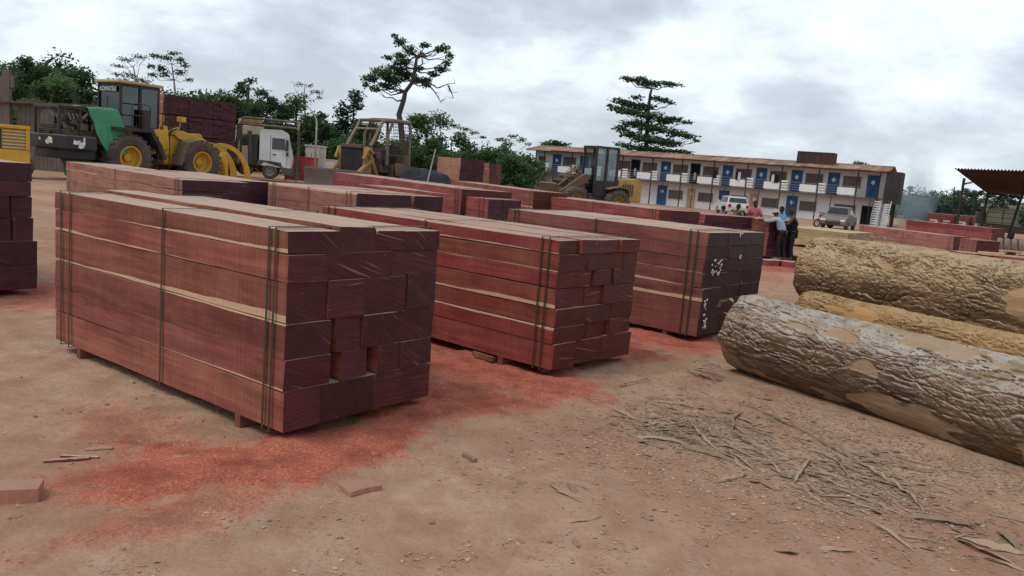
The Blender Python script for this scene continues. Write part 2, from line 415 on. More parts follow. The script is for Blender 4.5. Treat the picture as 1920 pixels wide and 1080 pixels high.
def bundle(label, near, L, W, rows, side='main', end='main', hero=True, z=.1, straps=None, group='strapped bundles of sawn timber', smat=STRAP, rz=None, saps=None, jit=.02, scale=1, gap=.002, name='timber_bundle'):
    """near: ground point under the near corner. rows: from the top, (height, [splits 0..1] or list of (s0,s1))"""
    root = thing(name, label, 'timber bundle', (near.x, near.y, z), (AZU-math.pi/2) if rz is None else rz, scale, group)
    H = sum(r[0] for r in rows); zt = H
    for ri, (h, sp) in enumerate(rows):
        segs = sp if isinstance(sp[0], tuple) else list(zip(sp[:-1], sp[1:]))
        for ci, sg in enumerate(segs):
            s0, s1 = sg[0], sg[1]
            rnd = random.random()
            if saps and (ri in saps) and ci == 0: sap = saps[ri]
            else:
                sap = (0, 0, 0)
                if random.random() < .3: sap = (random.uniform(0, .2), random.uniform(0, .25), random.choice((0, 1)))
            dz = (random.uniform(-.001, .005) if hero else 0)
            du = random.uniform(-jit, jit); x_in = 0 if ci else random.uniform(0, .010)
            lift = sg[2] if len(sg) > 2 else 0
            beam(root, s0*W+gap/2+x_in, s1*W-gap/2, zt-h+.001, zt-gap-dz+lift, du, L+random.uniform(-jit, jit), SIDE[side], END[end], hero, sap, rnd)
        zt -= h
    for y in (straps if straps is not None else (.10, .19, L/2, L-.2, L-.11)):
        strap(root, W, H, y, smat)
    return root
def auto_rows(n, H, cols, seed, top=None, gaps=True):
    r = random.Random(seed); hs = [r.uniform(.8, 1.25) for _ in range(n)]
    t = sum(hs); hs = [h*H/t for h in hs]; out = []
    for h in hs:
        c = [0]; ws = [r.uniform(.75, 1.3) for _ in range(r.choice((cols, cols, max(1, cols-1), cols+1)))]
        tw = sum(ws)
        for x in ws: c.append(c[-1]+x/tw)
        c[-1] = 1; seg = []
        for a, b in zip(c[:-1], c[1:]):
            if gaps and r.random() < .18 and b < .95: b -= r.uniform(.02, .04)
            seg.append((a, b))
        out.append((h, seg))
    return out
def bearers(near, L, W, rz=None, z=.1, n=3, label='', ys=None):
    a = (AZU-math.pi/2) if rz is None else rz
    for y in (ys or [L*(.1+.8*i/(n-1)) for i in range(n)]):
        mb = MB().box((W/2, 0, 0), (W-.03, .07, z-.004))
        o = mb.build('wooden_bearer', SIDE['brown'], None, .004)
        o.color = (0, 0, 0, 1); c = Vector((near.x, near.y, 0))+Vector((math.cos(a+math.pi/2), math.sin(a+math.pi/2), 0))*y
        o.location = (c.x, c.y, (z-.004)/2); o.rotation_euler = (0, 0, a)
        tag(o, label, 'bearer', 'wooden bearers under the bundles')

ZB = .10
pn1 = P(525, 812, ZB)
sq = lambda s: s*5.6/(7.0-s*1.4)
rowsB1 = [(.165, [(0, sq(.35)), (sq(.35), sq(.59), .035), (sq(.59), sq(.76)), (sq(.76), 1)]),
          (.205, [(0, sq(.275)), (sq(.275), sq(.70)), (sq(.70), 1)]),
          (.295, [(0, sq(.29)), (sq(.29), sq(.525)), (sq(.53), sq(.80)), (sq(.815), 1)]),
          (.265, [(0, sq(.31)), (sq(.35), sq(.53)), (sq(.535), sq(.75)), (sq(.755), 1)]),
          (.235, [(0, sq(.315)), (sq(.40), sq(.58)), (sq(.64), sq(.80)), (sq(.80), 1)]),
          (.305, [(0, sq(.27)), (sq(.27), sq(.63)), (sq(.63), 1)])]
bundle('largest red-brown bundle in the left foreground, two dark slots in its maroon end', pn1, 3.62, 1.56, rowsB1, 'main', 'main', True, ZB,
       (.11, .19, 1.62, 3.28, 3.44), saps={0: (.26, -.30, 0), 1: (.05, .14, 0), 2: (.24, .06, 0), 3: (.08, .0, 1), 4: (.12, .0, 0), 5: (.0, .0, 0)}, jit=.014)
bearers(pn1, 3.62, 1.56, label='short wooden bearer under the large foreground bundle', ys=(.55, 3.15))
pn2 = P(1030, 695, ZB)
rowsB2 = [(.150, [(0, .24), (.24, .45), (.45, .74), (.74, 1)]), (.185, [(0, .34), (.34, .58), (.58, .80), (.81, 1)]),
          (.170, [(0, .40), (.42, .66), (.69, 1)]), (.215, [(0, .36), (.36, .58), (.58, 1)]),
          (.190, [(0, .36), (.37, .70), (.70, 1)]), (.180, [(0, .36), (.39, .66), (.70, 1)]), (.275, [(0, .26), (.26, .60), (.60, 1)])]
bundle('deep red bundle with green straps, second of the three in the front row', pn2, 4.0, 1.50, rowsB2, 'red', 'red', True, ZB,
       (.12, .21, 2.0, 3.7, 3.85), rz=rad(50), saps={0: (.14, .20, 0), 1: (.10, .05, 0), 2: (0, .12, 1), 3: (.26, -.05, 0), 4: (0, 0, 0), 5: (.16, -.4, 1), 6: (0, 0, 0)})
bearers(pn2, 4.0, 1.50, rz=rad(50), label='wooden bearer under the deep red bundle with green straps', ys=(.7, 3.1))
pn3 = P(1305, 632, ZB)
rowsB3 = [(.19, [(0, .32), (.33, .60), (.60, 1)]), (.185, [(0, .36), (.37, .64), (.64, 1)]), (.185, [(0, .34), (.35, .60), (.61, 1)]),
          (.20, [(0, .38), (.38, .66), (.68, 1)]), (.19, [(0, .34), (.34, .62), (.66, 1)]), (.235, [(0, .36), (.36, .62), (.64, 1)]), (.245, [(0, .36), (.38, .62), (.62, 1)])]
b3 = bundle('brown bundle nearest the logs with white dots on its black end', pn3, 3.55, 1.88, rowsB3, 'brown', 'black', True, ZB,
       (.14, .24, 1.8, 3.3, 3.4), rz=rad(50), saps={0: (0, 0, 0), 1: (0, 0, 0), 2: (.06, .2, 0), 3: (.03, .62, 0), 4: (.34, .30, 0), 5: (0, 0, 0), 6: (0, 0, 0)})
bearers(pn3, 3.55, 1.88, rz=rad(50), label='wooden bearer under the brown bundle with white dots', ys=(.5, 3.1))
mb = MB()
rd = random.Random(5)
for zc, xc, n in ((.95, .33, 22), (.40, .10, 9), (.16, .14, 9), (1.05, 1.02, 3), (1.38, 1.0, 3)):
    for k in range(n):
        cx = xc+rd.uniform(-.15, .15); cz = zc+rd.uniform(-.11, .11); r = rd.uniform(.008, .017)
        if n <= 9: cx = xc+rd.uniform(-.05, .05)
        mb.tube([(cx, -.024, cz), (cx+rd.uniform(-.01, .01), -.027, cz)], r*.9, 7)
        mb.lathe([(r, -.030), (r, -.022)], (cx, 0, cz), 'y', 7)
        mb.add([(cx+r*math.cos(a*.9), -.030, cz+r*math.sin(a*.9)*1.4) for a in range(7)], [tuple(range(7))])
mb.build('paint_marks', plain('white_chalk_paint', (.72, .70, .66), .8), b3)
def topcorner(px, py, ztop): p = P(px, py, ztop); return Vector((p.x, p.y, 0))
def rear(label, npx, lpx, zt, W, n, side, end, seed, cols=3, hero=False, z=.1, H=None, straps=None, near=None, L=None, smat=RED_STRAP, **kw):
    """near and left top corners of the long side as seen at a known height zt"""
    a = near or topcorner(*npx, zt); b = topcorner(*lpx, zt); dd = b-a
    az = math.atan2(dd.y, dd.x); L = L or dd.length; H = H or zt-z
    return bundle(label, a, L, W, auto_rows(n, H, cols, seed), side, end, hero, z, straps if straps is not None else (.14, .26, L/2, L-.3, L-.18), smat=smat, rz=az-math.pi/2, **kw)
# left edge, close
e4 = P(70, 541, ZB)
near4 = Vector((e4.x, e4.y, 0))-V*1.5
bundle('dark purple timber bundle end cut off by the left edge', near4, 3.4, 1.5, [(.24, [(0, .5), (.5, .96)]), (.19, [(0, .45), (.45, .95)]), (.27, [(0, .55), (.55, .78), (.80, .96)]), (.30, [(0, .5), (.5, .80), (.82, .97)]), (.33, [(0, .6), (.6, 1)]), (.30, [(0, .4), (.4, 1)])],
       'brown', 'purple', True, ZB, ())
# second row
rear('pink-brown bundle with purple end behind the far end of the large foreground bundle', (341, 336), (124, 302), 1.52, 1.25, 6, 'pink', 'purple', 21, hero=True)
rear('purple bundle end wedged between two pink-brown bundles in the second row', (422, 337), (300, 318), 1.50, 1.0, 5, 'pink', 'purple', 22, cols=2, straps=())
rear('pale pink-brown bundle behind the dusty top of the large foreground bundle', (668, 362), (503, 341), 1.52, 2.1, 5, 'pink', 'purple', 23, cols=4, hero=True)
rear('narrow reddish bundle behind the left end of the deep red front bundle', (917, 373), (672, 345), 1.50, 1.05, 5, 'crimson', 'purple', 24, cols=2)
# third row and beyond
rear('bright crimson bundle in front of the bulldozer', (865, 354), (624, 322), 1.66, 1.3, 5, 'crimson', 'red', 31, smat=STRAP)
rear('long thin crimson bundle in front of the square timber piles', (1000, 358), (845, 338), 1.60, 1.2, 5, 'crimson', 'red', 32)
rear('crimson bundle below the small brown wheel loader', (1237, 393), (1010, 366), 1.46, 1.5, 5, 'crimson', 'red', 33, cols=3)
rear('short crimson bundle left of the seated group of people', (1322, 402), (1240, 392), 1.30, 2.2, 5, 'crimson', 'purple', 34, cols=4)
n7 = P(1435, 481, .1)
rear('crimson bundle that the two standing people lean on', (1435, 413), (1365, 403), 1.28, 1.15, 6, 'crimson', 'purple', 35, cols=3, near=Vector((n7.x, n7.y, 0)), smat=RED_STRAP)
# right-hand side, low bundles beyond the logs
rear('low pinkish bundle of long beams with looped strapping beyond the logs', (1789, 443), (1612, 422), .84, 1.1, 2, 'pink', 'red', 41, cols=2, jit=.05)
rear('short low bundle beside the coils of strapping', (1832, 450), (1801, 446), .84, 1.2, 2, 'pink', 'red', 42, cols=2)
rear('bright red stack of beams in front of the shipping containers', (1861, 428), (1700, 412), 1.15, 1.4, 3, 'crimson', 'red', 43, cols=3)
rear('long dark red beams lying low at the right edge below the coils', (1990, 490), (1800, 473), .40, 1.2, 1, 'crimson', 'red', 44, cols=2, z=.06, straps=())
# pale yellow timber pile behind the first log
yw = P(1480, 470, .1)
rear('pile of pale yellow planks behind the standing people and the large logs', (1590, 437), (1470, 424), .80, 3.2, 4, 'yellow', 'yellow', 45, cols=6, straps=(), group='piles of sawn timber')
# tall purple wall of bundles behind the yellow loader
wa = P(312, 335, 0); wd_ = 55.0
base = PD(312, 300, wd_)
ww = 1.62
orig = Vector((PD(305, 300, wd_).x, wd_, 0))
for c in range(3):
    for r in range(4):
        nr = orig+V*(ww*1.16*c)
        zz = .1+r*1.36
        pos = ('left', 'middle', 'right')[c]; lv = ('bottom', 'second', 'third', 'top')[r]
        bundle(f'dark purple bundle, {lv} level, {pos} column of the timber wall behind the yellow loader', nr, 3.6, ww*1.12, auto_rows(5, 1.29, 3, 60+c*4+r), 'brown' if c or r < 2 else 'pink', 'purple', False, zz, (), 'bundles stacked four high behind the yellow loader', jit=.07)
# square piles right of the tarp
for k, (px, py, W_, n_, lab) in enumerate(((864, 294, 1.75, 7, 'pale-sided square pile with dark ends right of the dark tarp'), (918, 304, 1.0, 7, 'smaller orange-brown pile left of the green bushes'))):
    dd_ = 46+k*2
    q = PD(px, py, dd_); zt = q.z
    for lv in range(2):
        bundle(lab+(', lower half', ', upper half')[lv], Vector((q.x, q.y, 0)), 2.2, W_, auto_rows(4, (zt-.25)/2, 3, 80+k*3+lv), 'pale', 'pale' if k else 'purple', False, .1+lv*((zt-.1)/2), (), 'square piles of sawn timber', rz=rad(42), jit=.05)
# ------------------------------------------------------------------ logs
def bark(name, hi, mid, lo, pale, orange, split=.25):
    g = G(name); o = g.coord(); at = g.n('ShaderNodeAttribute', attribute_name='depth').outputs['Fac']
    st = g.mapping(o, (1.2, 5, 5))
    n1 = g.noise(st, 1.6, 7, .65, .8); n2 = g.noise(o, 5, 6, .7); n3 = g.noise(o, 1.1, 4, .6); n4 = g.noise(g.mapping(o, (5, 30, 30)), 1, 5, .7)
    c = g.ramp(n1, [(.38, lo), (.5, mid), (.62, hi)]); c = g.mix(g.ramp(g.noise(o, 2.3, 5, .65, 1.0), [(.44, .0), (.6, .75)]), c, lo)
    c = g.mix(g.ramp(n3, [(.47, 0), (.60, .75)]), c, orange)
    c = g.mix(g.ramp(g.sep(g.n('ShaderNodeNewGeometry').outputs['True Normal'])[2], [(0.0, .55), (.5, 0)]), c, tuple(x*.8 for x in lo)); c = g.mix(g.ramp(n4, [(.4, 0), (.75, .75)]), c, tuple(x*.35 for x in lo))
    nz = g.sep(g.n('ShaderNodeNewGeometry').outputs['True Normal'])[2]
    k = g.math('MULTIPLY', g.ramp(g.math('ADD', nz, g.math('MULTIPLY', g.math('SUBTRACT', n3, .5), .9)), [(split, 0), (split+.3, 1)]), g.ramp(n2, [(.34, .15), (.56, .9)]))
    c = g.mix(k, c, g.mix(n1, pale, tuple(x*.62 for x in pale)))
    c = g.mix(g.ramp(g.n('ShaderNodeAttribute', attribute_name='peel').outputs['Fac'], [(.2, 0), (.8, .8)]), c, g.mix(n2, tuple(min(1, x*1.12) for x in orange), hi))
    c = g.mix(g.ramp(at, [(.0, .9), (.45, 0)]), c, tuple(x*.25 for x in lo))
    b1 = g.bump(n1, .5, .03); b2 = g.bump(n4, .7, .015, b1); b3 = g.bump(g.noise(o, 70, 4, .7), .5, .005, b2)
    return g.fin(c, 1.0, b3, spec=.0)
def endwood():
    g = G('log_end_wood'); o = g.coord(); x, y, z = g.sep(o)
    r = g.math('SQRT', g.math('ADD', g.math('MULTIPLY', y, y), g.math('MULTIPLY', z, z)))
    rr = g.math('SINE', g.math('MULTIPLY', g.math('ADD', r, g.math('MULTIPLY', g.noise(o, 3, 4, .6), .12)), 130))
    c = g.mix(g.ramp(rr, [(0, 0), (1, 1)]), (.34, .2, .1), (.42, .27, .15))
    c = g.mix(g.ramp(g.noise(o, 5, 6, .7), [(.45, 0), (.7, .8)]), c, (.16, .10, .06))
    return g.fin(c, .85, g.bump(g.noise(o, 30, 4, .7), .5, .01))
ENDW = endwood()
def log(name, label, a, b, ra, rb, mat, seed, nu=260, nv=200, amp=.022, lump=.05, bend=.08, group=None):
    """origin at the middle of the left end, x along the log"""
    a = Vector(a); b = Vector(b); dl = (b-a); L = dl.length; rz = math.atan2(dl.y, dl.x)
    root = thing(name, label, 'log', a, rz, 1, group); root.rotation_euler = (0, -math.asin(dl.z/L), rz)
    vs = []; dep = []; pe = []
    for i in range(nu+1):
        s = i/nu; x = L*s; r0 = ra+(rb-ra)*s
        cy = bend*math.sin(s*2.6+seed)*.6; cz = bend*.6*math.sin(s*3.6+seed*2)
        for j in range(nv):
            t = 2*math.pi*j/nv; cyl = Vector((x*.5+seed*10, math.cos(t)*r0*2, math.sin(t)*r0*2))
            lm = lump*.7*mn.noise(cyl*1.1)+lump*.28*mn.noise(cyl*2.7)
            ct, st2 = math.cos(t)*r0, math.sin(t)*r0
            wv = mn.noise_vector(Vector((x*1.7, ct*4, st2*4+seed)))
            q = Vector((x*2.3+seed*5, ct*10, st2*10))+wv*1.1
            dd = mn.voronoi(q)[0]; cr = dd[1]-dd[0]
            q2 = Vector((x*6+seed, ct*30, st2*30))+wv*1.8; d2 = mn.voronoi(q2)[0]; cr2 = d2[1]-d2[0]
            pl = mn.noise(Vector((x*.75+seed*3, ct*2.2, st2*2.2)))+.35*mn.noise(Vector((x*3+seed, ct*8, st2*8)))
            peel = min(1, max(0, (pl-.32)/.04))                 # where the bark has come away
            fis = (max(0, 1-cr/.09)*.85*min(1, max(.1, .6+1.6*mn.noise(Vector((x*1.1, ct*3, st2*3+seed)))))+max(0, 1-cr2/.12)*.35)*(1-.85*peel)
            r = r0+lm-amp*1.25*fis-.012*peel+.006*mn.noise(q*.55)+.007*mn.noise(Vector((x*9, ct*26, st2*26)))*(1-.6*peel)
            edge = min(s, 1-s)*L
            if edge < .05: r -= (.05-edge)*.4*(1+mn.noise(Vector((math.cos(t)*3, math.sin(t)*3, seed))))
            ex = 0
            if i in (0, nu): ex = .05*mn.noise(Vector((math.cos(t)*2.5, math.sin(t)*2.5, seed+i)))
            vs.append((x+ex, cy+r*math.cos(t), cz+r*math.sin(t))); dep.append(max(0, 1-fis)); pe.append(peel)
    fs = [(i*nv+j, i*nv+(j+1) % nv, (i+1)*nv+(j+1) % nv, (i+1)*nv+j) for i in range(nu) for j in range(nv)]
    me = bpy.data.meshes.new('bark'); me.from_pydata(vs, [], fs)
    me.attributes.new('depth', 'FLOAT', 'POINT').data.foreach_set('value', dep)
    me.attributes.new('peel', 'FLOAT', 'POINT').data.foreach_set('value', pe)
    me.polygons.foreach_set('use_smooth', [True]*len(fs)); me.materials.append(mat)
    o = bpy.data.objects.new('bark', me); COL.objects.link(o); o.parent = root
    for e in (0, 1):
        mb = MB(); base = 0 if e == 0 else nu*nv; x0 = 0 if e == 0 else L
        cyz = Vector((sum(vs[base+j][0] for j in range(nv))/nv, sum(vs[base+j][1] for j in range(nv))/nv, sum(vs[base+j][2] for j in range(nv))/nv))
        rings = [1, .97, .8, .6, .4, .2]
        pts = []
        for q in rings:
            for j in range(nv):
                p = Vector(vs[base+j]); p = cyz+(p-cyz)*q
                if q < 1: p.x += (.03 if e == 0 else -.03)+.02*mn.noise(p*6)
                pts.append(p)
        pts.append(cyz)
        f = [(k*nv+j, k*nv+(j+1) % nv, (k+1)*nv+(j+1) % nv, (k+1)*nv+j) for k in range(len(rings)-1) for j in range(nv)]
        f += [((len(rings)-1)*nv+j, (len(rings)-1)*nv+(j+1) % nv, len(pts)-1) for j in range(nv)]
        mb.add(pts, f); mb.build('sawn_end', ENDW, root)
    return root
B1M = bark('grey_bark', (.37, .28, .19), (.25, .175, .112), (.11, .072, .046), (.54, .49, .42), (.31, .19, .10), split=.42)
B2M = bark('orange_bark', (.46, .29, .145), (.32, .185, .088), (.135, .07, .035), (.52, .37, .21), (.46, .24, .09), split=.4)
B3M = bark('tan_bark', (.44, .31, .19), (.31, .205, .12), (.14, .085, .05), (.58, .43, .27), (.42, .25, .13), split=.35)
l1 = log('fallen_log', 'large grey-barked log lying nearest the camera at the right, pale lichen along its top', (2.74, 9.34, .44), (5.95, 4.95, .43), .455, .48, B1M, 1.3, 420, 260, .018, .055, .10, group='big unsawn logs')
l2 = log('fallen_log', 'thin orange-brown log with peeling bark wedged between the two big logs', (4.72, 12.55, .34), (7.3, 7.9, .34), .33, .36, B2M, 4.7, 300, 160, .02, .05, .05, group='big unsawn logs')
l3 = log('fallen_log', 'thickest tan-barked log at the back of the log pile with a ragged left end', (5.78, 15.3, .73), (9.7, 9.4, .74), .68, .74, B3M, 8.1, 360, 220, .035, .09, .05, group='big unsawn logs')
FLAKE = dirty('loose_bark_flake', (.33, .25, .17), (.15, .095, .06), .9, .7, 4)
def strip_mesh(L, w, curl, seed, jag=.45, twist=.25, thick=.006, arch=.03):
    """a flat, splintered strip of bark, x along it: straight-edged kinks, torn pointed ends"""
    r = random.Random(int(seed*100)); mb = MB(); n = max(5, int(L/.045)); vs = []; y = 0; z = 0; sl = r.uniform(-curl, curl); zs = 0
    lo, hi = r.uniform(.2, .9), r.uniform(.2, .9)
    for i in range(n+1):
        s = i/n; x = (s-.5)*L
        if r.random() < .3: sl = r.uniform(-curl, curl)*1.6
        y += sl*L/n; zs = zs*.6+r.uniform(-1, 1)*arch*L*.35; zz = zs+arch*L*.6*math.sin(s*3.1)
        env = min(1, s/.22+.12*lo, (1-s)/.22+.12*hi)
        a = w*.5*env*(1+r.uniform(-jag, jag)); b = w*.5*env*(1+r.uniform(-jag, jag)); tw = twist*math.sin(s*2+seed)+r.uniform(-.12, .12)
        cup = .10*w
        for q in (-a, 0, b): vs.append((x+r.uniform(-.2, .2)*L/n, y+q*math.cos(tw), zz+q*math.sin(tw)+(cup if q == 0 else 0)))
    zmin = min(p[2] for p in vs); vs = [(a, b, c-zmin+.001) for a, b, c in vs]
    fs = [(i*3+j, (i+1)*3+j, (i+1)*3+j+1, i*3+j+1) for i in range(n) for j in range(2)]
    mb.add(vs, fs); return mb
# bark peeling off the near log: children of the log
rr = random.Random(3)
for k in range(16):
    s = rr.uniform(.02, .85); th = rr.uniform(1.7, 3.2) if k > 1 else 2.6
    o = strip_mesh(rr.uniform(.10, .34), rr.uniform(.015, .05), .15, k*1.7, arch=.12).build('loose_bark', FLAKE, l1, solid=.004)
    o.location = (s*5.4, math.cos(th+math.pi*.0)*.44, math.sin(th)*.44); o.rotation_euler = (rr.uniform(-.5, .5)+th-math.pi/2, rr.uniform(-.3, .3), rr.uniform(-.6, .6))
o = strip_mesh(.42, .05, .2, 99, arch=.2).build('loose_bark', FLAKE, l1, solid=.005)
o.location = (-.12, -.16, .32); o.rotation_euler = (.2, .3, 2.6); o['label'] = 'pale splinter of bark sticking out of the left end'
for k in range(8):
    s = rr.uniform(.05, .6); th = rr.uniform(.6, 2.6)
    o = strip_mesh(rr.uniform(.3, .8), rr.uniform(.04, .11), .12, 40+k, arch=.08).build('loose_bark', FLAKE, l3 if k % 2 else l2, solid=.01, smooth=True)
    R = .74 if k % 2 else .36
    o.location = (s*5, math.cos(th)*R, math.sin(th)*R); o.rotation_euler = (th-math.pi/2, 0, rr.uniform(-.4, .4))

# ------------------------------------------------------------------ litter on the ground
def on_ground(o, px, py, rz=0, lift=0):
    p = P(px, py); p.z = gz(p.x, p.y); s = saw(p.x, p.y)
    o.location = (p.x, p.y, p.z+lift+(.006*s)); o.rotation_euler = (0, 0, rz); return o
def pxdir(x0, y0, x1, y1):
    a, b = P(x0, y0), P(x1, y1); d = b-a; return math.atan2(d.y, d.x), Vector((d.x, d.y)).length
BIG = [(1375, 750, 1600, 862, .05), (1600, 862, 1740, 965, .05), (1290, 790, 1325, 840, .05), (1265, 838, 1390, 868, .06), (1470, 872, 1590, 920, .05), (1555, 930, 1640, 950, .04), (1585, 862, 1760, 882, .04),
       (1560, 855, 1600, 895, .05), (1625, 975, 1700, 1030, .035), (1690, 968, 1830, 985, .07), (1780, 1000, 1900, 1060, .10), (1800, 1005, 1920, 1040, .08), (1860, 975, 1925, 1040, .09), (1840, 1040, 1920, 1072, .06),
       (1530, 1028, 1605, 1032, .045), (1450, 1033, 1495, 1036, .06), (1070, 982, 1125, 968, .045), (1210, 750, 1330, 765, .03), (1150, 728, 1230, 715, .03), (1140, 762, 1200, 790, .045), (1210, 800, 1300, 790, .04),
       (1370, 810, 1390, 770, .05), (1180, 820, 1290, 830, .04), (1415, 745, 1450, 752, .05), (1390, 788, 1425, 800, .05), (1340, 905, 1420, 880, .04), (1490, 905, 1530, 860, .06)]
mats_b = [dirty('bark_strip', (.46, .33, .215), (.22, .145, .09), .9, .6, 5), dirty('dark_bark_strip', (.28, .18, .115), (.09, .06, .04), .9, .6, 5)]
for i, (x0, y0, x1, y1, w_) in enumerate(BIG):
    a, L = pxdir(x0, y0, x1, y1)
    o = strip_mesh(L, w_*.62, .14, i*2.3, arch=.05, twist=.6).build('bark_strip', mats_b[i % 3 == 0], None, solid=.004)
    on_ground(o, (x0+x1)/2, (y0+y1)/2, a)
    tag(o, 'long ragged strip of bark lying on the dirt in front of the logs', 'bark strip', 'long strips of bark on the dirt')
rr = random.Random(12)
small_pool = []
for k in range(8): small_pool.append(strip_mesh((.09, .14, .2, .12, .26, .1, .16, .06)[k], (.013, .010, .016, .022, .012, .018, .009, .02)[k], .3, 60+k, arch=.04).build('bark_scrap', mats_b[k % 2], None, solid=.003))
def scrap(px, py, k, label='small scrap of bark among the litter in front of the logs', grp='small scraps of bark'):
    o = small_pool[k] if k < 8 else small_pool[k % 8].copy()
    if k >= 8: COL.objects.link(o)
    on_ground(o, px, py, rr.gauss(0, .5)+2.35); s = rr.uniform(.7, 1.5)**1.4; o.scale = (s, s*rr.uniform(.7, 1.4), s)
    tag(o, label, 'bark scrap', grp)
for k in range(290):
    if k % 8 < 6: t_ = rr.choice((.1, .2, .28, .5, .55, .62, .8, .9))+rr.gauss(0, .05); px, py = 1130+t_*520+rr.gauss(0, 30), 765+t_*150+rr.gauss(0, 24)
    elif k % 8 == 6: px, py = rr.gauss(1720, 90), rr.gauss(960, 45)
    else: px, py = rr.uniform(950, 1900), rr.uniform(780, 1060)
    scrap(px, py, k)
for k, (px, py) in enumerate(((1062, 925), (1080, 915), (1068, 930), (1095, 912))):
    scrap(px, py, 290+k, 'one of four short splinters lying together on bare dirt left of the bark litter', 'four short splinters on bare dirt')
# the clump of bark leaning on the end of the near log
for k in range(7):
    o = strip_mesh(rr.uniform(.2, .42), rr.uniform(.02, .06), .15, 130+k, arch=.16).build('bark_strip', mats_b[k % 2], None, solid=.005)
    on_ground(o, 1330+rr.uniform(-28, 28), 706+rr.uniform(-5, 6), 2.5+rr.uniform(-.4, .4), .02*k)
    tag(o, 'strip of bark in the small heap at the left end of the near log', 'bark strip', 'small heap of bark by the log end')
# uncountable fine litter: chips, slivers and crumbs
def litter(name, pts, size, mat, label, cat, elong=3, kind='stuff'):
    vs = []; fs = []
    for (x, y) in pts:
        z = gz(x, y)+.006*saw(x, y)+.002; a = rr.uniform(0, 6.28); l = size*rr.uniform(.4, 1.5); w_ = l/rr.uniform(1.2, elong); t_ = rr.uniform(-.4, .4)
        c, s = math.cos(a), math.sin(a); k = len(vs); hh = l*rr.uniform(.05, .3)
        for u, v, h in ((-l, -w_, 0), (l, -w_*.7, hh), (l*.9, w_, hh+abs(t_)*w_), (-l*.8, w_*.8, abs(t_)*w_*2)):
            vs.append((x+u*c-v*s, y+u*s+v*c, z+h))
        fs.append((k, k+1, k+2, k+3))
    mb = MB(); mb.v = vs; mb.f = fs; mb.m = [0]*len(fs)
    o = mb.build(name, mat, None, smooth=2); tag(o, label, cat, kind=kind); return o
gchip = G('sawdust_chip'); oo = gchip.coord(); gchip.fin(gchip.ramp(gchip.noise(oo, 40, 2, .6), [(.3, (.24, .035, .02)), (.48, (.48, .11, .06)), (.6, (.60, .22, .13)), (.72, (.70, .48, .36))]), .9)
pts = []
while len(pts) < 20000:
    c, rv, ru, k_ = SAW[rr.randrange(len(SAW))]
    if c.length > 16: continue
    p = c+V*rr.gauss(0, rv*.7)+U*rr.gauss(0, ru*.7)
    if rr.random() < saw(p.x, p.y)*1.1: pts.append((p.x, p.y))
litter('sawdust_chips', pts, .0085, gchip.m, 'coarse red sawdust chips scattered around the bundles', 'sawdust')
glit = G('dirt_litter'); oo = glit.coord(); glit.fin(glit.ramp(glit.noise(oo, 30, 2, .6), [(.3, (.20, .12, .075)), (.5, (.38, .26, .17)), (.68, (.56, .42, .29))]), .95)
pts = []
for k in range(16000):
    u_ = rr.random()
    if u_ < .5:
        t_ = rr.random(); px, py = 1060+t_*700+rr.gauss(0, 130), 765+t_*190+rr.gauss(0, 60)
    elif u_ < .65: px, py = rr.uniform(1400, 1930), 0; py = 720+(px-1400)*.33+abs(rr.gauss(0, 30))
    else:
        px, py = rr.uniform(-20, 1940), rr.uniform(700, 1120)
        if mn.noise(Vector((px*.006, py*.012, 2)))+rr.uniform(-.1, .1) < .12: continue
    if py < 560: continue
    p = P(px, py); pts.append((p.x, p.y))
litter('wood_litter', pts, .012, glit.m, 'fine slivers of wood and bark strewn over the dirt', 'litter', 6)
pts = []
hot = [(1180+rr.uniform(-40, 560), 0) for _ in range(26)]
hot = [(x, 770+(x-1150)*.27+rr.gauss(0, 26)) for x, _ in hot]+[(1850, 1010), (1780, 985), (1330, 705), (1560, 900), (1640, 870)]
for k in range(2600):
    hx, hy = hot[rr.randrange(len(hot))]; p = P(hx+rr.gauss(0, 55), hy+rr.gauss(0, 19)); pts.append((p.x, p.y))
litter('bark_slivers', pts, .030, mats_b[1], 'matted thin slivers of bark and splinters in front of the logs', 'bark litter', 14)
OFF = dirty('raw_offcut_wood', (.46, .22, .15), (.30, .12, .08), .85, .6, 9); OFF2 = dirty('weathered_offcut', (.44, .27, .19), (.24, .13, .09), .9, .7, 9)
# countable offcuts and stones
def offcut(px, py, L, W, T, rz, label, mat, name='wood_offcut', jag=.12, seed=0, tilt=0):
    r = random.Random(seed); n = 7; poly = []
    top = [(-L/2+L*i/n, W/2*(1+r.uniform(-jag, jag))) for i in range(n+1)]; bot = [(L/2-L*i/n, -W/2*(1+r.uniform(-jag, jag))) for i in range(n+1)]
    poly = top+bot
    o = MB().prism(poly, 0, T, axis='z').build(name, mat, None, .003)
    on_ground(o, px, py, rz, .002); o.rotation_euler.x = tilt; o.color = (.08, .05, 0, 1); return tag(o, label, 'wood offcut')
offcut(22, 940, .30, .15, .085, .35, 'squared block of timber lying at the left edge of the picture', OFF, jag=.03)
offcut(675, 917, .23, .16, .035, .7, 'flat pinkish slab of wood lying on the dirt in front of the big bundle', OFF, seed=2)
offcut(600, 886, .15, .055, .02, .3, 'small pale splintered offcut at the edge of the sawdust left of the flat slab', OFF, seed=3, jag=.5, tilt=.2)
offcut(340, 863, .11, .045, .02, .1, 'small wedge-shaped offcut in the middle of the dark sawdust', OFF, seed=4, jag=.4, tilt=.2)
offcut(125, 868, .26, .03, .018, .45, 'long thin red stick lying at the left edge of the sawdust', SIDE['crimson'], seed=5, jag=.4)
offcut(150, 862, .24, .025, .015, .1, 'second thin stick crossing the sawdust edge beside the longer red one', SIDE['main'], seed=6, jag=.4)
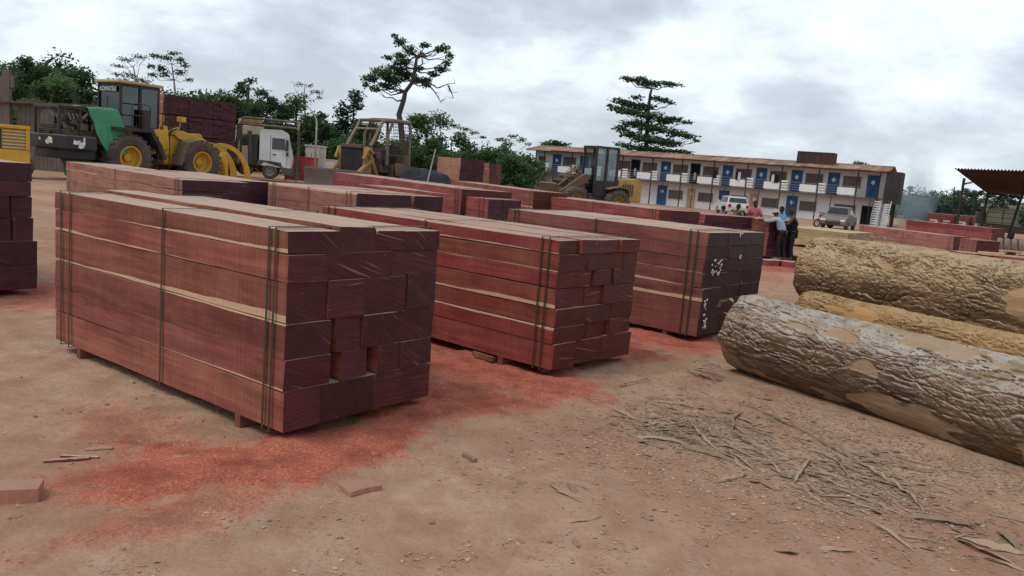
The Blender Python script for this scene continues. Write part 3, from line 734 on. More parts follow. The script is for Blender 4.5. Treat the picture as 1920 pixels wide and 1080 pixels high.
offcut(186, 846, .17, .05, .012, .42, 'pale tan shard of wood at the upper left edge of the sawdust', OFF2, seed=7, jag=.3)
offcut(880, 862, .15, .04, .03, 2.3, 'dark brown bark lump on the dirt right of the flat slab', mats_b[1], seed=8, jag=.5)
offcut(1020, 697, .10, .09, .05, .2, 'round pinkish lump of wood beside the foot of the deep red bundle', SIDE['pink'], seed=9, jag=.25)
offcut(910, 676, .34, .15, .06, 2.4, 'broken slab lying under the edge of the deep red bundle', SIDE['brown'], seed=10, jag=.35, tilt=.25)
for k, (px, py, W_, H_) in enumerate(((1445, 497, .9, .4), (1478, 500, .5, .35), (1500, 490, .8, .3), (1410, 492, .6, .3))):
    offcut(px, py, W_, H_, .16, .6+k*.5, ('low red block', 'bright crimson block', 'flat red slab', 'short red plank')[k]+(' lying at the feet of the two standing people', ' in front of the man in the light shirt', ' behind the tan log end, at the feet of the person in black', ' lying beside the crimson bundle they lean on')[k], SIDE['crimson'], seed=20+k)
STONE = dirty('stone', (.30, .19, .14), (.18, .11, .08), .95, .5, 8)
mb = MB(); n_ = 7
vs = [];
for i in range(5):
    ph = math.pi*i/4
    for j in range(7):
        t_ = 2*math.pi*j/7; d_ = Vector((math.sin(ph)*math.cos(t_), math.sin(ph)*math.sin(t_), math.cos(ph))); r_ = 1+.35*mn.noise(d_*1.7)
        vs.append((d_.x*r_, d_.y*r_*.8, d_.z*r_*.62))
mb.add(vs, [(i*7+j, i*7+(j+1) % 7, (i+1)*7+(j+1) % 7, (i+1)*7+j) for i in range(4) for j in range(7)])
st0 = mb.build('stone', STONE, None)
spots = [(150, 776), (200, 762), (66, 787), (118, 772), (40, 708), (255, 750), (310, 775), (285, 742), (250, 720), (380, 790), (410, 772), (290, 855), (725, 818), (495, 820), (1140, 698), (1290, 735), (420, 905), (315, 1000), (810, 980), (680, 975), (858, 1068), (1030, 1020), (950, 830), (1060, 800), (505, 975), (640, 1010), (230, 1035)]
for k, (px, py) in enumerate(spots):
    o = st0 if k == 0 else st0.copy()
    if k: COL.objects.link(o)
    on_ground(o, px, py, rr.uniform(0, 6)); s = rr.uniform(.008, .02); o.scale = (s, s, s); o.location.z += s*.4
    tag(o, 'small clod or stone lying loose on the dirt', 'stone', 'small stones and clods on the dirt')
# ------------------------------------------------------------------ trees
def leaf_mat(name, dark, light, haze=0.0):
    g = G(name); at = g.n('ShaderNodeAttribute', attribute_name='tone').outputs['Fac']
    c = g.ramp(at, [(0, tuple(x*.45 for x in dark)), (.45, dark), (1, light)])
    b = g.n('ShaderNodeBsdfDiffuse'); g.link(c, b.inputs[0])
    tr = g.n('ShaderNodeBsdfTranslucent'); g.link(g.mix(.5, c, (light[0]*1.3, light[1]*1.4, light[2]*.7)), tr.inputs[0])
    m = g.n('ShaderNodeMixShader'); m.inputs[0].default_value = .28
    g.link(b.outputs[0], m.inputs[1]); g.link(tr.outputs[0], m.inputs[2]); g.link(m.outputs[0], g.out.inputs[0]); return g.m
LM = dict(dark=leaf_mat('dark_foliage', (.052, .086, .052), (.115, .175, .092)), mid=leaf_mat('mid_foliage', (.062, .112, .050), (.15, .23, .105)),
          olive=leaf_mat('olive_foliage', (.045, .060, .030), (.12, .14, .07)), black=leaf_mat('blackish_foliage', (.028, .048, .032), (.065, .10, .055)),  # black: the deepest green of the set
          far=leaf_mat('hazed_distant_foliage', (.075, .11, .10), (.14, .19, .165)), pale=leaf_mat('pale_foliage', (.09, .11, .09), (.17, .2, .16)))  # far paler and bluer, dark slightly so: aerial haze put into leaf colour
TRUNK = dirty('tree_bark', (.075, .062, .058), (.04, .032, .03), .9, .6, 1.2); TRUNKP = dirty('pale_tree_bark', (.26, .25, .24), (.13, .12, .11), .9, .6, 1.2)
DM = 9.0
def leaves(clumps, size, dens, rng, flat=.5, inner=0.0):
    """clumps: (centre, rx, ry(depth), rz). Returns verts, faces, tone"""
    V_, T_ = [], []
    size = size*.82
    for (c, rx, ry, rz_) in clumps:
        n = max(10, int(dens*DM*(rx*rz_+rx*ry*.5)*1.6/(size*size)))
        d = rng.normal(size=(n, 3)); d /= np.linalg.norm(d, axis=1)[:, None]
        rad_ = rng.uniform(inner, 1, n)**.5
        # lumpy outline
        lump = 1+.28*np.sin(d[:, 0]*5+c[0]*3)*np.cos(d[:, 2]*6+c[2]*2)+.15*np.sin(d[:, 1]*9+d[:, 0]*7)
        pos = np.array(c)+d*(rad_*lump)[:, None]*np.array([rx, ry, rz_])
        a = rng.normal(size=(n, 3)); a[:, 2] *= flat; a /= np.linalg.norm(a, axis=1)[:, None]
        b = np.cross(a, rng.normal(size=(n, 3))); b /= np.linalg.norm(b, axis=1)[:, None]
        l = (size*rng.uniform(.5, 1.25, n))[:, None]; w_ = l*rng.uniform(.4, .8, n)[:, None]
        q = np.stack([pos-a*l, pos+b*w_, pos+a*l, pos-b*w_], 1)
        V_.append(q.reshape(-1, 3)); tone = .45+.35*d[:, 2]*rad_+rng.normal(0, .16, n)+rng.normal(0, .10)  # upper leaves painted lighter, lower ones darker, as if lit from above
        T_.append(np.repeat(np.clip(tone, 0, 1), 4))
    return np.concatenate(V_), np.concatenate(T_)
def leaf_obj(name, clumps, size, dens, mat, parent, seed, flat=.5):
    v, t_ = leaves(clumps, size, dens, np.random.default_rng(seed), flat)
    me = bpy.data.meshes.new(name); n = len(v)
    me.vertices.add(n); me.vertices.foreach_set('co', v.astype(np.float32).ravel())
    me.loops.add(n); me.loops.foreach_set('vertex_index', np.arange(n, dtype=np.int32))
    me.polygons.add(n//4); me.polygons.foreach_set('loop_start', np.arange(0, n, 4, dtype=np.int32))
    me.update(calc_edges=True)
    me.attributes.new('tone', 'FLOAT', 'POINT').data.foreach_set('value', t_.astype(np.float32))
    me.materials.append(mat); o = bpy.data.objects.new(name, me); COL.objects.link(o); o.parent = parent; return o
def limb(mb, a, b, r0, r1, rg, sag=.12, n=5, wob=.06):
    a, b = Vector(a), Vector(b); L = (b-a).length; pts = []
    for i in range(n+1):
        s = i/n; p = a.lerp(b, s); p.z -= math.sin(s*math.pi)*sag*L
        if 0 < i < n: p += Vector((rg.uniform(-1, 1), rg.uniform(-1, 1), rg.uniform(-1, 1)))*L*wob
        pts.append(p)
    mb.tube(pts, [r0+(r1-r0)*i/n for i in range(n+1)], 6); return pts
def px_tree(label, d, trunk, r_px, clumps, mat='dark', leaf=4.0, dens=.5, tm=None, name='tree', group=None, flat=.5, seed=1, twigs=0, limbs=True, cat='tree', bare=()):
    """trunk and clumps given where they stand at distance d; clumps (x,y,rx,ry) in photo pixels"""
    rg = random.Random(seed); k = d/F
    base = PD(trunk[0][0], trunk[0][1], d); base.z = 0
    root = thing(name, label, cat, base, 0, 1, group)
    tp = [PD(x, y, d)-base for x, y in trunk]
    if tp[0].z > .3: tp = [Vector((tp[0].x, 0, -.2))]+tp
    mb = MB(); R = r_px*k; mb.tube(tp, [R*(1-.62*i/(len(tp)-1)) for i in range(len(tp))], 9)
    cl = []; bl = MB()
    for (x, y, rx, ry) in clumps:
        c = PD(x, y, d)-base; c.y += rg.uniform(-.5, .5)*max(rx, 30)*k
        cl.append((tuple(c), rx*k, max(rx, ry)*k*.85, ry*k))
        if limbs:
            best = min(((c-p).length+max(0, p.z-c.z)*2.0, i) for i, p in enumerate(tp) if i > 0 or len(tp) < 3)[1]
            s_ = tp[best]; pts = limb(bl, s_, c, R*.24, R*.06, rg)
            for q in range(2+twigs):
                e = c+Vector((rg.uniform(-1, 1)*rx*k*.85, rg.uniform(-1, 1)*rx*k*.6, rg.uniform(-.4, 1)*ry*k*.9))
                limb(bl, pts[rg.choice((3, 4, 5))], e, R*.09, R*.03, rg, .05, 3)
    for seg in bare:
        pts = [PD(x, y, d)-base for x, y in seg]; bl.tube(pts, [R*.26*(1-.7*i/(len(pts)-1)) for i in range(len(pts))], 6)
        for q in range(5):
            p = pts[rg.randrange(1, len(pts))]; limb(bl, p, p+Vector((rg.uniform(-1, 1), rg.uniform(-1, 1), rg.uniform(-.5, 1)))*14*k, R*.09, R*.03, rg, .1, 3)
    tm = tm or TRUNK
    mb.build('trunk', tm, root, smooth=True)
    if bl.v: bl.build('limbs', tm, root, smooth=True)
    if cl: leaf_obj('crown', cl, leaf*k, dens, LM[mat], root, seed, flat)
    return root
def auto_clumps(cx, top, w_, bot, n, seed, r=(14, 30), shape=1.0):
    rg = random.Random(seed); out = []
    h = bot-top
    for i in range(n):
        s = rg.random(); y = top+h*(s**.9); half = w_/2*(math.sin(math.pi*min(.98, .18+s*.7)))**shape
        rx = rg.uniform(*r); out.append((cx+rg.uniform(-1, 1)*half, y+rx*.4, rx, rx*rg.uniform(.5, .85)))
    return out
# the tall spreading tree behind the bulldozer
px_tree('tall lone tree with a bent bare trunk and an uneven spreading crown behind the bulldozer', 88,
        [(757, 300), (752, 236), (748, 215), (757, 187), (760, 172), (772, 156), (778, 130), (782, 105)], 6.5,
        [(745, 130, 22, 11), (720, 138, 26, 12), (695, 148, 18, 8), (725, 160, 20, 8), (757, 118, 18, 9), (760, 140, 20, 10), (738, 150, 22, 8), (705, 168, 11, 6), (770, 96, 14, 11), (752, 80, 13, 9), (742, 70, 7, 5), (748, 103, 15, 7), (728, 108, 11, 5),
         (797, 85, 11, 6), (832, 92, 13, 8), (843, 105, 9, 9), (838, 120, 9, 7), (822, 95, 9, 6), (828, 130, 15, 7), (812, 138, 13, 6), (795, 150, 14, 6), (800, 160, 12, 6), (785, 128, 11, 6), (780, 148, 14, 8), (790, 100, 7, 5), (688, 160, 8, 6)],
        'dark', 3.0, .55, seed=5, twigs=2, bare=[((775, 150), (800, 152), (820, 165), (838, 158), (853, 156)), ((800, 155), (815, 172), (826, 190)), ((782, 110), (800, 100), (820, 92), (845, 98)), ((778, 130), (792, 120), (790, 95)), ((840, 160), (846, 172), (850, 184))])
# the tiered tree behind the building
px_tree('tall tiered conifer-like tree with flat layers of branches rising behind the long building', 105,
        [(1208, 320), (1210, 290), (1212, 265), (1214, 235), (1216, 205), (1219, 178), (1222, 166)], 5.5,
        [(1190, 150, 24, 4.5), (1222, 155, 30, 6), (1255, 158, 24, 4), (1175, 145, 12, 4), (1205, 146, 12, 4), (1238, 188, 20, 5), (1258, 192, 12, 3.5), (1228, 184, 10, 4),
         (1165, 188, 20, 6), (1185, 195, 26, 7), (1205, 200, 24, 7), (1160, 203, 20, 5), (1145, 197, 10, 3), (1195, 182, 14, 5), (1180, 210, 30, 7), (1215, 217, 32, 8), (1245, 226, 28, 7), (1265, 222, 20, 5), (1285, 230, 14, 4),
         (1195, 232, 34, 8), (1165, 240, 18, 6), (1225, 243, 36, 8), (1265, 250, 28, 7), (1290, 256, 18, 5), (1305, 264, 10, 3), (1185, 252, 26, 8), (1215, 262, 36, 9), (1255, 268, 30, 8), (1168, 272, 18, 6), (1195, 278, 30, 8), (1235, 282, 36, 8), (1280, 285, 24, 5)],
        'dark', 3.2, .42, flat=.25, seed=9, twigs=2)
px_tree('flat-topped dark tree just showing above the left end of the building roof', 120, [(1042, 330), (1042, 290), (1042, 272)], 3, [(1030, 270, 18, 4.5), (1052, 271, 18, 4.5), (1042, 267, 12, 4), (1018, 273, 9, 3)], 'dark', 3.2, .5, flat=.3, seed=12)
px_tree('small round dark tree top showing over the right part of the building roof', 130, [(1615, 360), (1615, 330), (1614, 315)], 3, [(1602, 310, 10, 7), (1618, 308, 12, 6), (1630, 314, 11, 5), (1610, 316, 14, 5)], 'dark', 3.4, .5, seed=13)
# left forest edge, tree by tree
forest = [  # label, d, cx, top, width, bottom, n, mat, leaf, dens
 ('bushy dark tree at the far left edge of the picture', 78, -20, 100, 120, 260, 16, 'dark'), ('rounded dark tree with a pointed top, left of the yellow loader', 74, 60, 108, 100, 270, 18, 'dark'),
 ('broad mid-green tree behind the loader engine', 70, 95, 148, 120, 280, 20, 'mid'), ('dark tree directly left of the loader cab', 80, 140, 125, 90, 280, 16, 'dark'), ('small dark tree tucked behind the loader cab', 76, 175, 160, 70, 280, 12, 'black'),
 ('mid-green low tree at the left edge below the dark crowns', 66, 20, 175, 110, 290, 16, 'mid')]
for i, (lab, d_, cx, top, w_, bot, n, m_) in enumerate(forest):
    px_tree(lab, d_, [(cx, 300), (cx, top+60), (cx+2, top+20)], 4, auto_clumps(cx, top, w_, bot, n, 30+i), m_, 3.8, .5, seed=30+i, group='trees at the left edge of the forest')
px_tree('tall sparse grey tree with half-bare branches above the loader cab', 82, [(278, 300), (262, 180), (255, 150), (250, 125)], 2.6, [(238, 112, 16, 5), (262, 106, 16, 5), (222, 124, 14, 4), (215, 138, 12, 4), (240, 140, 18, 7), (262, 150, 20, 7), (225, 150, 14, 5)], 'pale', 2.3, .16, TRUNKP, seed=41, twigs=4,
        bare=[((258, 160), (240, 130), (225, 110)), ((256, 150), (262, 120), (285, 100)), ((258, 165), (225, 140), (202, 132))])
px_tree('tall airy tree with scattered leaf clusters right of the loader cab', 80, [(330, 300), (330, 185), (326, 150), (322, 120)], 2.6, [(290, 104, 12, 6), (310, 108, 14, 6), (335, 112, 14, 6), (352, 124, 10, 6), (300, 128, 13, 7), (340, 136, 14, 6), (355, 150, 8, 6), (315, 140, 12, 6), (328, 100, 12, 4), (285, 140, 12, 6), (275, 122, 10, 5)], 'dark', 2.8, .30, TRUNKP, seed=42, twigs=3)
mid = [('low tree with layered crown between the stacked timber and the truck', 84, 385, 150, 70, 280, 12, 'mid'), ('dark feathery tree above the right end of the stacked timber', 86, 410, 150, 60, 260, 10, 'dark'), ('dark rounded tree behind the truck frame', 88, 465, 142, 60, 280, 14, 'dark'),
       ('deep green tree behind the white truck cab', 80, 500, 160, 80, 300, 18, 'dark'), ('tree with drooping branches right of the white truck', 84, 555, 172, 80, 310, 18, 'mid'), ('dark tree behind the street lamp', 78, 600, 205, 80, 315, 16, 'dark'),
       ('dark leaning tree with tiered branches left of the bulldozer', 76, 662, 172, 62, 300, 16, 'black'), ('low dark tree behind the bulldozer cage', 74, 700, 225, 70, 310, 12, 'dark'),
       ('bright green tree right of the bulldozer', 72, 800, 210, 80, 310, 20, 'mid'), ('low green tree above the dark tarp', 76, 845, 245, 70, 320, 12, 'mid'), ('lower green tree behind the square timber piles', 84, 905, 272, 70, 330, 12, 'mid'),
       ('bushy green tree right of the square timber piles', 74, 965, 268, 70, 350, 20, 'mid'), ('low green tree at the left end of the building', 80, 985, 290, 40, 355, 10, 'dark'), ('dark tree crown behind the tan truck cab', 90, 440, 190, 70, 300, 12, 'black'), ('low green shrub-like tree behind the red fence', 72, 640, 262, 60, 320, 10, 'mid')]
for i, (lab, d_, cx, top, w_, bot, n, m_) in enumerate(mid):
    px_tree(lab, d_, [(cx, 330), (cx, top+55), (cx+2, top+16)], 3, auto_clumps(cx, top, w_, bot, n, 50+i, (10, 24)), m_, 3.4, .48, seed=60+i, group='trees along the back of the yard')
px_tree('nearly leafless pale tree behind the truck', 92, [(575, 300), (572, 210), (570, 180), (572, 158)], 2, [(560, 158, 9, 5), (590, 172, 14, 5), (578, 160, 10, 4), (598, 182, 9, 4)], 'pale', 2.0, .14, TRUNKP, seed=81, twigs=4, bare=[((572, 190), (555, 170), (548, 152)), ((572, 185), (590, 172), (608, 170))])
px_tree('thin flat-crowned tree in the gap above the timber piles', 110, [(880, 340), (878, 290), (872, 255), (868, 240)], 1.8, [(850, 236, 14, 4), (872, 242, 14, 4), (890, 250, 12, 3.5), (905, 258, 10, 3), (862, 250, 12, 4)], 'pale', 2.6, .30, TRUNKP, seed=82, twigs=3, flat=.3)
px_tree('thin sparse tree left of the building with an open crown', 112, [(962, 340), (958, 290), (955, 262)], 1.8, [(940, 262, 14, 4), (962, 256, 12, 4), (978, 262, 12, 5), (950, 270, 14, 4), (990, 270, 8, 4)], 'pale', 2.6, .32, TRUNKP, seed=83, twigs=3, flat=.3)
far = [('hazy rounded tree standing in the smoke right of the building', 118, 1705, 336, 44, 400, 9), ('distant dark tree behind the smoke', 125, 1740, 352, 60, 410, 10), ('distant tree left of the shed posts', 122, 1790, 338, 60, 410, 12), ('distant spreading tree between the shed posts', 120, 1830, 345, 60, 410, 12),
       ('distant dark tree behind the pale truck', 118, 1885, 362, 70, 420, 12), ('distant tree at the right edge of the picture', 115, 1940, 352, 70, 425, 12), ('low distant tree in the haze beside the staircase', 130, 1680, 372, 50, 415, 8), ('low distant tree behind the shipping containers', 128, 1760, 375, 60, 415, 8)]
for i, (lab, d_, cx, top, w_, bot, n) in enumerate(far):
    px_tree(lab, d_, [(cx, 420), (cx, top+30), (cx, top+12)], 2.2, auto_clumps(cx, top, w_, bot, n, 90+i, (7, 15)), 'far', 3.0, .5, seed=95+i, group='distant trees beyond the yard on the right')
# dark undergrowth closing the forest edge, and beyond the trees at the right
ug = []; rg = random.Random(77)
for i in range(420):
    px = rg.uniform(-120, 1010); d_ = rg.uniform(84, 100); c = PD(px, 300, d_); hm = 9.5 if px < 150 else 7.4 if px < 480 else 5.2 if px < 700 else 3.6
    ug.append(((c.x, d_, hm*rg.random()**.8), 1.9, 1.6, rg.uniform(.9, 1.7)))
for i in range(60):
    px = rg.uniform(1670, 2050); d_ = rg.uniform(135, 150); c = PD(px, 380, d_); ug.append(((c.x, d_, rg.uniform(.5, 4)), 3.0, 2, rg.uniform(1.2, 1.9)))
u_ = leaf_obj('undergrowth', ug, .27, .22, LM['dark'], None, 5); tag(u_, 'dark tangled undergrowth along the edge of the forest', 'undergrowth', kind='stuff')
# ------------------------------------------------------------------ materials of machines and buildings
YEL = dirty('yellow_machine_paint', (.66, .37, .03), (.24, .15, .06), .5, .42, 2)
YEL2 = dirty('worn_yellow_paint', (.42, .25, .06), (.12, .08, .05), .7, .9, 2.2)
BLK = dirty('black_steel', (.022, .022, .024), (.09, .07, .055), .55, .6, 2)
GRM = dirty('greasy_engine_metal', (.045, .04, .036), (.14, .105, .08), .6, .9, 3)
RUB = dirty('dusty_rubber', (.050, .045, .042), (.16, .115, .085), .9, .8, 1.5)
RUST = dirty('rusty_steel', (.13, .085, .06), (.055, .04, .032), .8, .8, 3)
BRN = dirty('muddy_brown_steel', (.17, .11, .07), (.09, .06, .045), .8, .8, 2)
GRY = dirty('grey_steel', (.20, .20, .20), (.1, .085, .07), .6, .6, 2)
WHT = dirty('white_cab_paint', (.66, .69, .70), (.33, .27, .22), .35, .35, 1.2, spec=.5)
CREAM = dirty('cream_paint', (.52, .47, .33), (.25, .19, .13), .6, .5, 2)
CHR = dirty('chipped_black_paint', (.035, .037, .042), (.03, .03, .03), .5, .4, 2)
WHITE_M = plain('white_marking', (.7, .7, .68), .7)
def glass(name, tint, mixv):
    g = G(name); a = g.n('ShaderNodeBsdfTransparent'); a.inputs[0].default_value = (*tint, 1)
    b = g.n('ShaderNodeBsdfGlossy'); b.inputs[0].default_value = (.75, .8, .82, 1); b.inputs[1].default_value = .06
    m = g.n('ShaderNodeMixShader'); m.inputs[0].default_value = mixv
    g.link(a.outputs[0], m.inputs[1]); g.link(b.outputs[0], m.inputs[2]); g.link(m.outputs[0], g.out.inputs[0]); return g.m
GLASS = glass('cab_glass', (.34, .42, .43), .09); CLEARG = glass('clear_cab_glass', (.68, .76, .77), .12); DGLASS = dirty('dark_window_glass', (.03, .037, .042), (.08, .075, .07), .15, .3, 2, spec=.8)
DARK = plain('dark_interior', (.010, .010, .010), .9)
def wheel(parent, x, y, z, R, W, rim, lugs=22, rimr=.5, side=-1, big=True):
    """tyre and rim as sub-parts; side -1: outer face towards -y"""
    w_ = bpy.data.objects.new('wheel', None); COL.objects.link(w_); w_.parent = parent; w_.location = (x, y, z)
    mb = MB(); h = W/2; r0 = R*rimr
    mb.lathe([(r0, -h*.80), (r0*1.1, -h*.98), (R*.78, -h*1.02), (R*.92, -h*.92), (R*.965, -h*.7), (R*.965, h*.7), (R*.92, h*.92), (R*.78, h*1.02), (r0*1.1, h*.98), (r0, h*.80)], (0, 0, 0), 'y', 40)
    if lugs:
        for k in range(lugs):
            for sgn in (-1, 1):
                a = 2*math.pi*(k+(.5 if sgn > 0 else 0))/lugs
                p = Vector((math.cos(a)*R*.975, sgn*h*.48, math.sin(a)*R*.975))
                mb.box(p, (R*.075, h*.92, 2*math.pi*R/lugs*.42), rot=(0, -a, 0) if not big else (sgn*.45*math.cos(a+1.57), -a, sgn*.45*math.sin(a+1.57)*0))
    mb.build('tyre', RUB, w_, smooth=False)
    o = side*h*.74; mr = MB()
    mr.lathe([(r0*1.02, o*1.08), (r0*.88, o*1.08), (r0*.84, o*.1), (r0*.62, o*-.2), (r0*.38, o*-.2), (r0*.34, o*.25), (r0*.20, o*.3), (.001, o*.3)], (0, 0, 0), 'y', 28, 0)
    for k in range(10):
        a = 2*math.pi*k/10; mr.lathe([(r0*.045, o*.2), (r0*.045, o*.36), (.001, o*.36)], (math.cos(a)*r0*.5, -o*.42, math.sin(a)*r0*.5), 'y', 6, 0)
    mr.build('rim', rim, w_); return w_
def text(body, size, parent, loc, rot, mat, name='lettering', ext=.004):
    cu = bpy.data.curves.new(name, 'FONT'); cu.body = body; cu.size = size; cu.extrude = ext; cu.align_x = 'CENTER'; cu.align_y = 'CENTER'
    cu.materials.append(mat); t0 = bpy.data.objects.new('t', cu); COL.objects.link(t0); bpy.context.view_layer.update()
    me = bpy.data.meshes.new_from_object(t0); bpy.data.objects.remove(t0); me.name = name; o = bpy.data.objects.new(name, me); COL.objects.link(o); o.parent = parent; o.location = loc; o.rotation_euler = rot; return o
# ------------------------------------------------------------------ yellow wheel loader with log grapple
LA = PD(238, 300, 41); HL = rad(57)
k_ = 1.17
wheel_near = Vector((LA.x, 41, 0))
loc = wheel_near-Vector((math.cos(HL), math.sin(HL), 0))*0+Vector((-math.sin(HL), math.cos(HL), 0))*1.12*k_
L1 = thing('wheel_loader', 'yellow wheel loader with log grapple, exposed engine and a green tarp over its hood', 'wheel loader', (loc.x, loc.y, .16), HL, k_)
for x in (0, 3.55):
    for s in (-1, 1): wheel(L1, x, s*1.12, .98, 1.0, .78, YEL, side=s)
mb = MB(); mb.bx(-2.45, 1.7, -.55, .55, .75, 1.35); mb.bx(-.4, .5, -.9, .9, .6, 1.1); mb.bx(1.6, 2.0, -.25, .25, .8, 1.6); mb.build('rear_frame', BLK, L1, .03)
mb = MB(); mb.prism([(-3.0, -1.05), (-2.75, -1.38), (-1.45, -1.38), (-1.45, 1.38), (-2.75, 1.38), (-3.0, 1.05)], 1.15, 1.72, axis='z'); mb.bx(-2.8, -1.3, -1.0, 1.0, .75, 1.15)
cw = mb.build('counterweight', CHR, L1, .05)
mb = MB(); rg = random.Random(4)
for (x, y, z, sx, sz) in ((-2.30, -1.385, 1.45, .16, .10), (-2.12, -1.385, 1.36, .12, .16), (-2.0, -1.385, 1.5, .05, .2)):
    mb.add([(x+sx*a, y, z+sz*b) for a, b in ((-1, -.8), (-.2, -1), (.9, -.6), (.6, .3), (1, .9), (-.1, .6), (-.8, 1))], [tuple(range(7))])
for (y, z, s) in ((-.62, 1.48, .14), (-.4, 1.40, .10), (.2, 1.5, .07)):
    mb.add([(-3.006, y+s*a*1.5, z+s*b) for a, b in ((-1, -1), (.4, -.8), (1, .3), (.2, 1), (-.9, .6))], [tuple(range(5))])
mb.build('worn_marking', WHITE_M, cw, smooth=2)
mb = MB()      # exposed engine bay
mb.bx(-2.7, -.9, -.9, .9, 1.72, 1.95); mb.bx(-2.35, -1.2, -.45, .45, 1.95, 2.55); mb.bx(-2.2, -1.3, -.32, .32, 2.55, 2.75)
for i in range(6): mb.tube([(-2.15+i*.17, -.48, 2.0), (-2.15+i*.17, -.62, 2.35), (-2.15+i*.17, -.40, 2.62)], .045, 8)
mb.lathe([(.0, -.12), (.28, -.12), (.32, 0), (.28, .12), (0, .12)], (-2.5, -.2, 2.2), 'x', 18); mb.lathe([(0, -.05), (.5, -.05), (.55, 0), (.5, .05), (0, .05)], (-2.72, .1, 2.25), 'x', 22)
mb.tube([(-1.9, -.7, 1.95), (-1.9, -.85, 2.3), (-1.6, -.85, 2.6), (-1.3, -.5, 2.8)], .07); mb.tube([(-1.2, -.6, 1.9), (-1.15, -.85, 2.4), (-1.5, -.6, 2.75)], .05); mb.lathe([(.0, -.3), (.15, -.3), (.15, .3), (0, .3)], (-1.05, -.72, 2.45), 'z', 14)
for q in range(20): mb.box((rg.uniform(-2.6, -1), rg.uniform(-.95, -.5), rg.uniform(1.9, 2.75)), (rg.uniform(.08, .35), rg.uniform(.05, .25), rg.uniform(.06, .3)), rot=(rg.uniform(-.3, .3), rg.uniform(-.4, .4), 0))
mb.build('engine', GRM, L1, .015)
mb = MB(); mb.bx(-2.85, -2.75, -1.0, -.9, 1.72, 2.9); mb.bx(-2.85, -2.75, .9, 1.0, 1.72, 2.9); mb.bx(-2.85, -2.75, -.9, .9, 2.78, 2.9); mb.bx(-2.8, -.8, -1.0, -.92, 2.78, 2.9); mb.bx(-2.8, -.8, .92, 1.0, 2.78, 2.9); mb.bx(-2.0, -1.9, -1.0, -.93, 1.72, 2.8)
for i in range(5): mb.bx(-2.8, -2.76, -.85, .85, 1.85+i*.06, 1.88+i*.06)
mb.build('hood_frame', BLK, L1, .012)
mb = MB(); mb.bx(-.85, -.1, -.95, .95, 1.4, 2.62); mb.bx(-.1, .35, -1.0, -.5, 1.35, 2.2); mb.build('hood', YEL, L1, .06)
# cab
mb = MB(); z0, z1 = 2.35, 4.12; cx0, cx1, cy = -.15, 1.65, .84
for x, y in ((cx0, -cy), (cx0, cy), (cx1, -cy+.08), (cx1, cy-.08), (.75, -cy), (.75, cy)): mb.box((x, y, (z0+z1)/2), (.11, .09, z1-z0))
mb.bx(cx0, cx1, -cy, cy, z0-.14, z0); mb.bx(cx0+.1, cx1-.1, -cy+.1, cy-.1, 1.5, z0-.141); mb.bx(cx0, cx1, -cy, cy, z1-.12, z1)
mb.bx(cx0+.02, cx0+.06, -cy, cy, z0, z0+.35)
mb.build('cab_frame', BLK, L1, .015)
mb = MB(); mb.prism([(cx0-.18, -cy-.1), (cx1+.18, -cy-.1), (cx1+.18, cy+.1), (cx0-.18, cy+.1)], z1+.001, z1+.13, axis='z')
mb.build('cab_roof', dirty('dusty_roof', (.50, .36, .16), (.35, .25, .16), .7, .8, 2), L1, .05)
for nm, a, b_ in (('rear_window', (cx0+.01, -cy+.05, z0+.3), (cx0+.02, cy-.05, z1-.12)), ('windscreen', (cx1-.02, -cy+.1, z0), (cx1-.01, cy-.1, z1-.12)), ('side_window', (cx0+.06, -cy+.02, z0), (.70, -cy+.03, z1-.12)), ('side_window', (.80, -cy+.02, z0), (cx1-.06, -cy+.03, z1-.12)), ('side_window', (cx0+.06, cy-.03, z0), (cx1-.06, cy-.02, z1-.12))):
    MB().bx(a[0], b_[0], a[1], b_[1], a[2], b_[2]).build(nm, GLASS, L1)
mb = MB(); mb.bx(.30, .45, -.28, .28, 2.8, 3.6); mb.bx(.35, .85, -.28, .28, 2.6, 2.82); mb.tube([(1.35, 0, 2.4), (1.2, 0, 3.0)], .05); mb.lathe([(.2, -.02), (.23, 0), (.2, .02)], (1.18, 0, 3.05), 'z', 16); mb.build('seat', DARK, L1, .04)
text('KOMATSU', .27, L1, (cx0-.065, .05, z1-.26), (math.pi/2, 0, -math.pi/2), plain('pale_lettering', (.62, .66, .63), .6))
MB().bx(cx0-.064, cx0-.055, -.62, .62, z1-.38, z1-.13).build('sun_strip', plain('dark_green_strip', (.03, .055, .05), .5), L1)
mb = MB(); mb.prism([(-.75, 2.24), (.95, 2.24), (1.4, 1.6), (1.62, 1.0), (1.45, .98), (1.22, 1.5), (.85, 2.1), (-.75, 2.1)], -1.54, -.72); mb.build('rear_fender', BLK, L1, .01)
mb = MB(); mb.prism([(-.75, 2.24), (.95, 2.24), (1.4, 1.6), (1.22, 1.5), (.85, 2.1), (-.75, 2.1)], .72, 1.50); mb.build('rear_fender', BLK, L1, .01)
mb = MB(); mb.bx(1.25, 1.95, -1.15, -.72, 1.2, 2.3); mb.prism([(1.90, 1.1), (2.15, 1.3), (2.0, 2.5), (1.75, 2.5)], -1.0, -.75); mb.build('side_tank', YEL, L1, .04); MB().bx(1.05, 2.0, .72, 1.15, 1.2, 2.2).build('side_tank', YEL, L1, .04)
mb = MB()
for x in (1.32, 1.88): mb.tube([(x, -1.34, 2.0), (x, -1.34, .45)], .025, 6)
for z in (.5, .8, 1.1, 1.4): mb.bx(1.32, 1.88, -1.40, -1.24, z, z+.04)
mb.build('step_ladder', BLK, L1)
mb = MB()
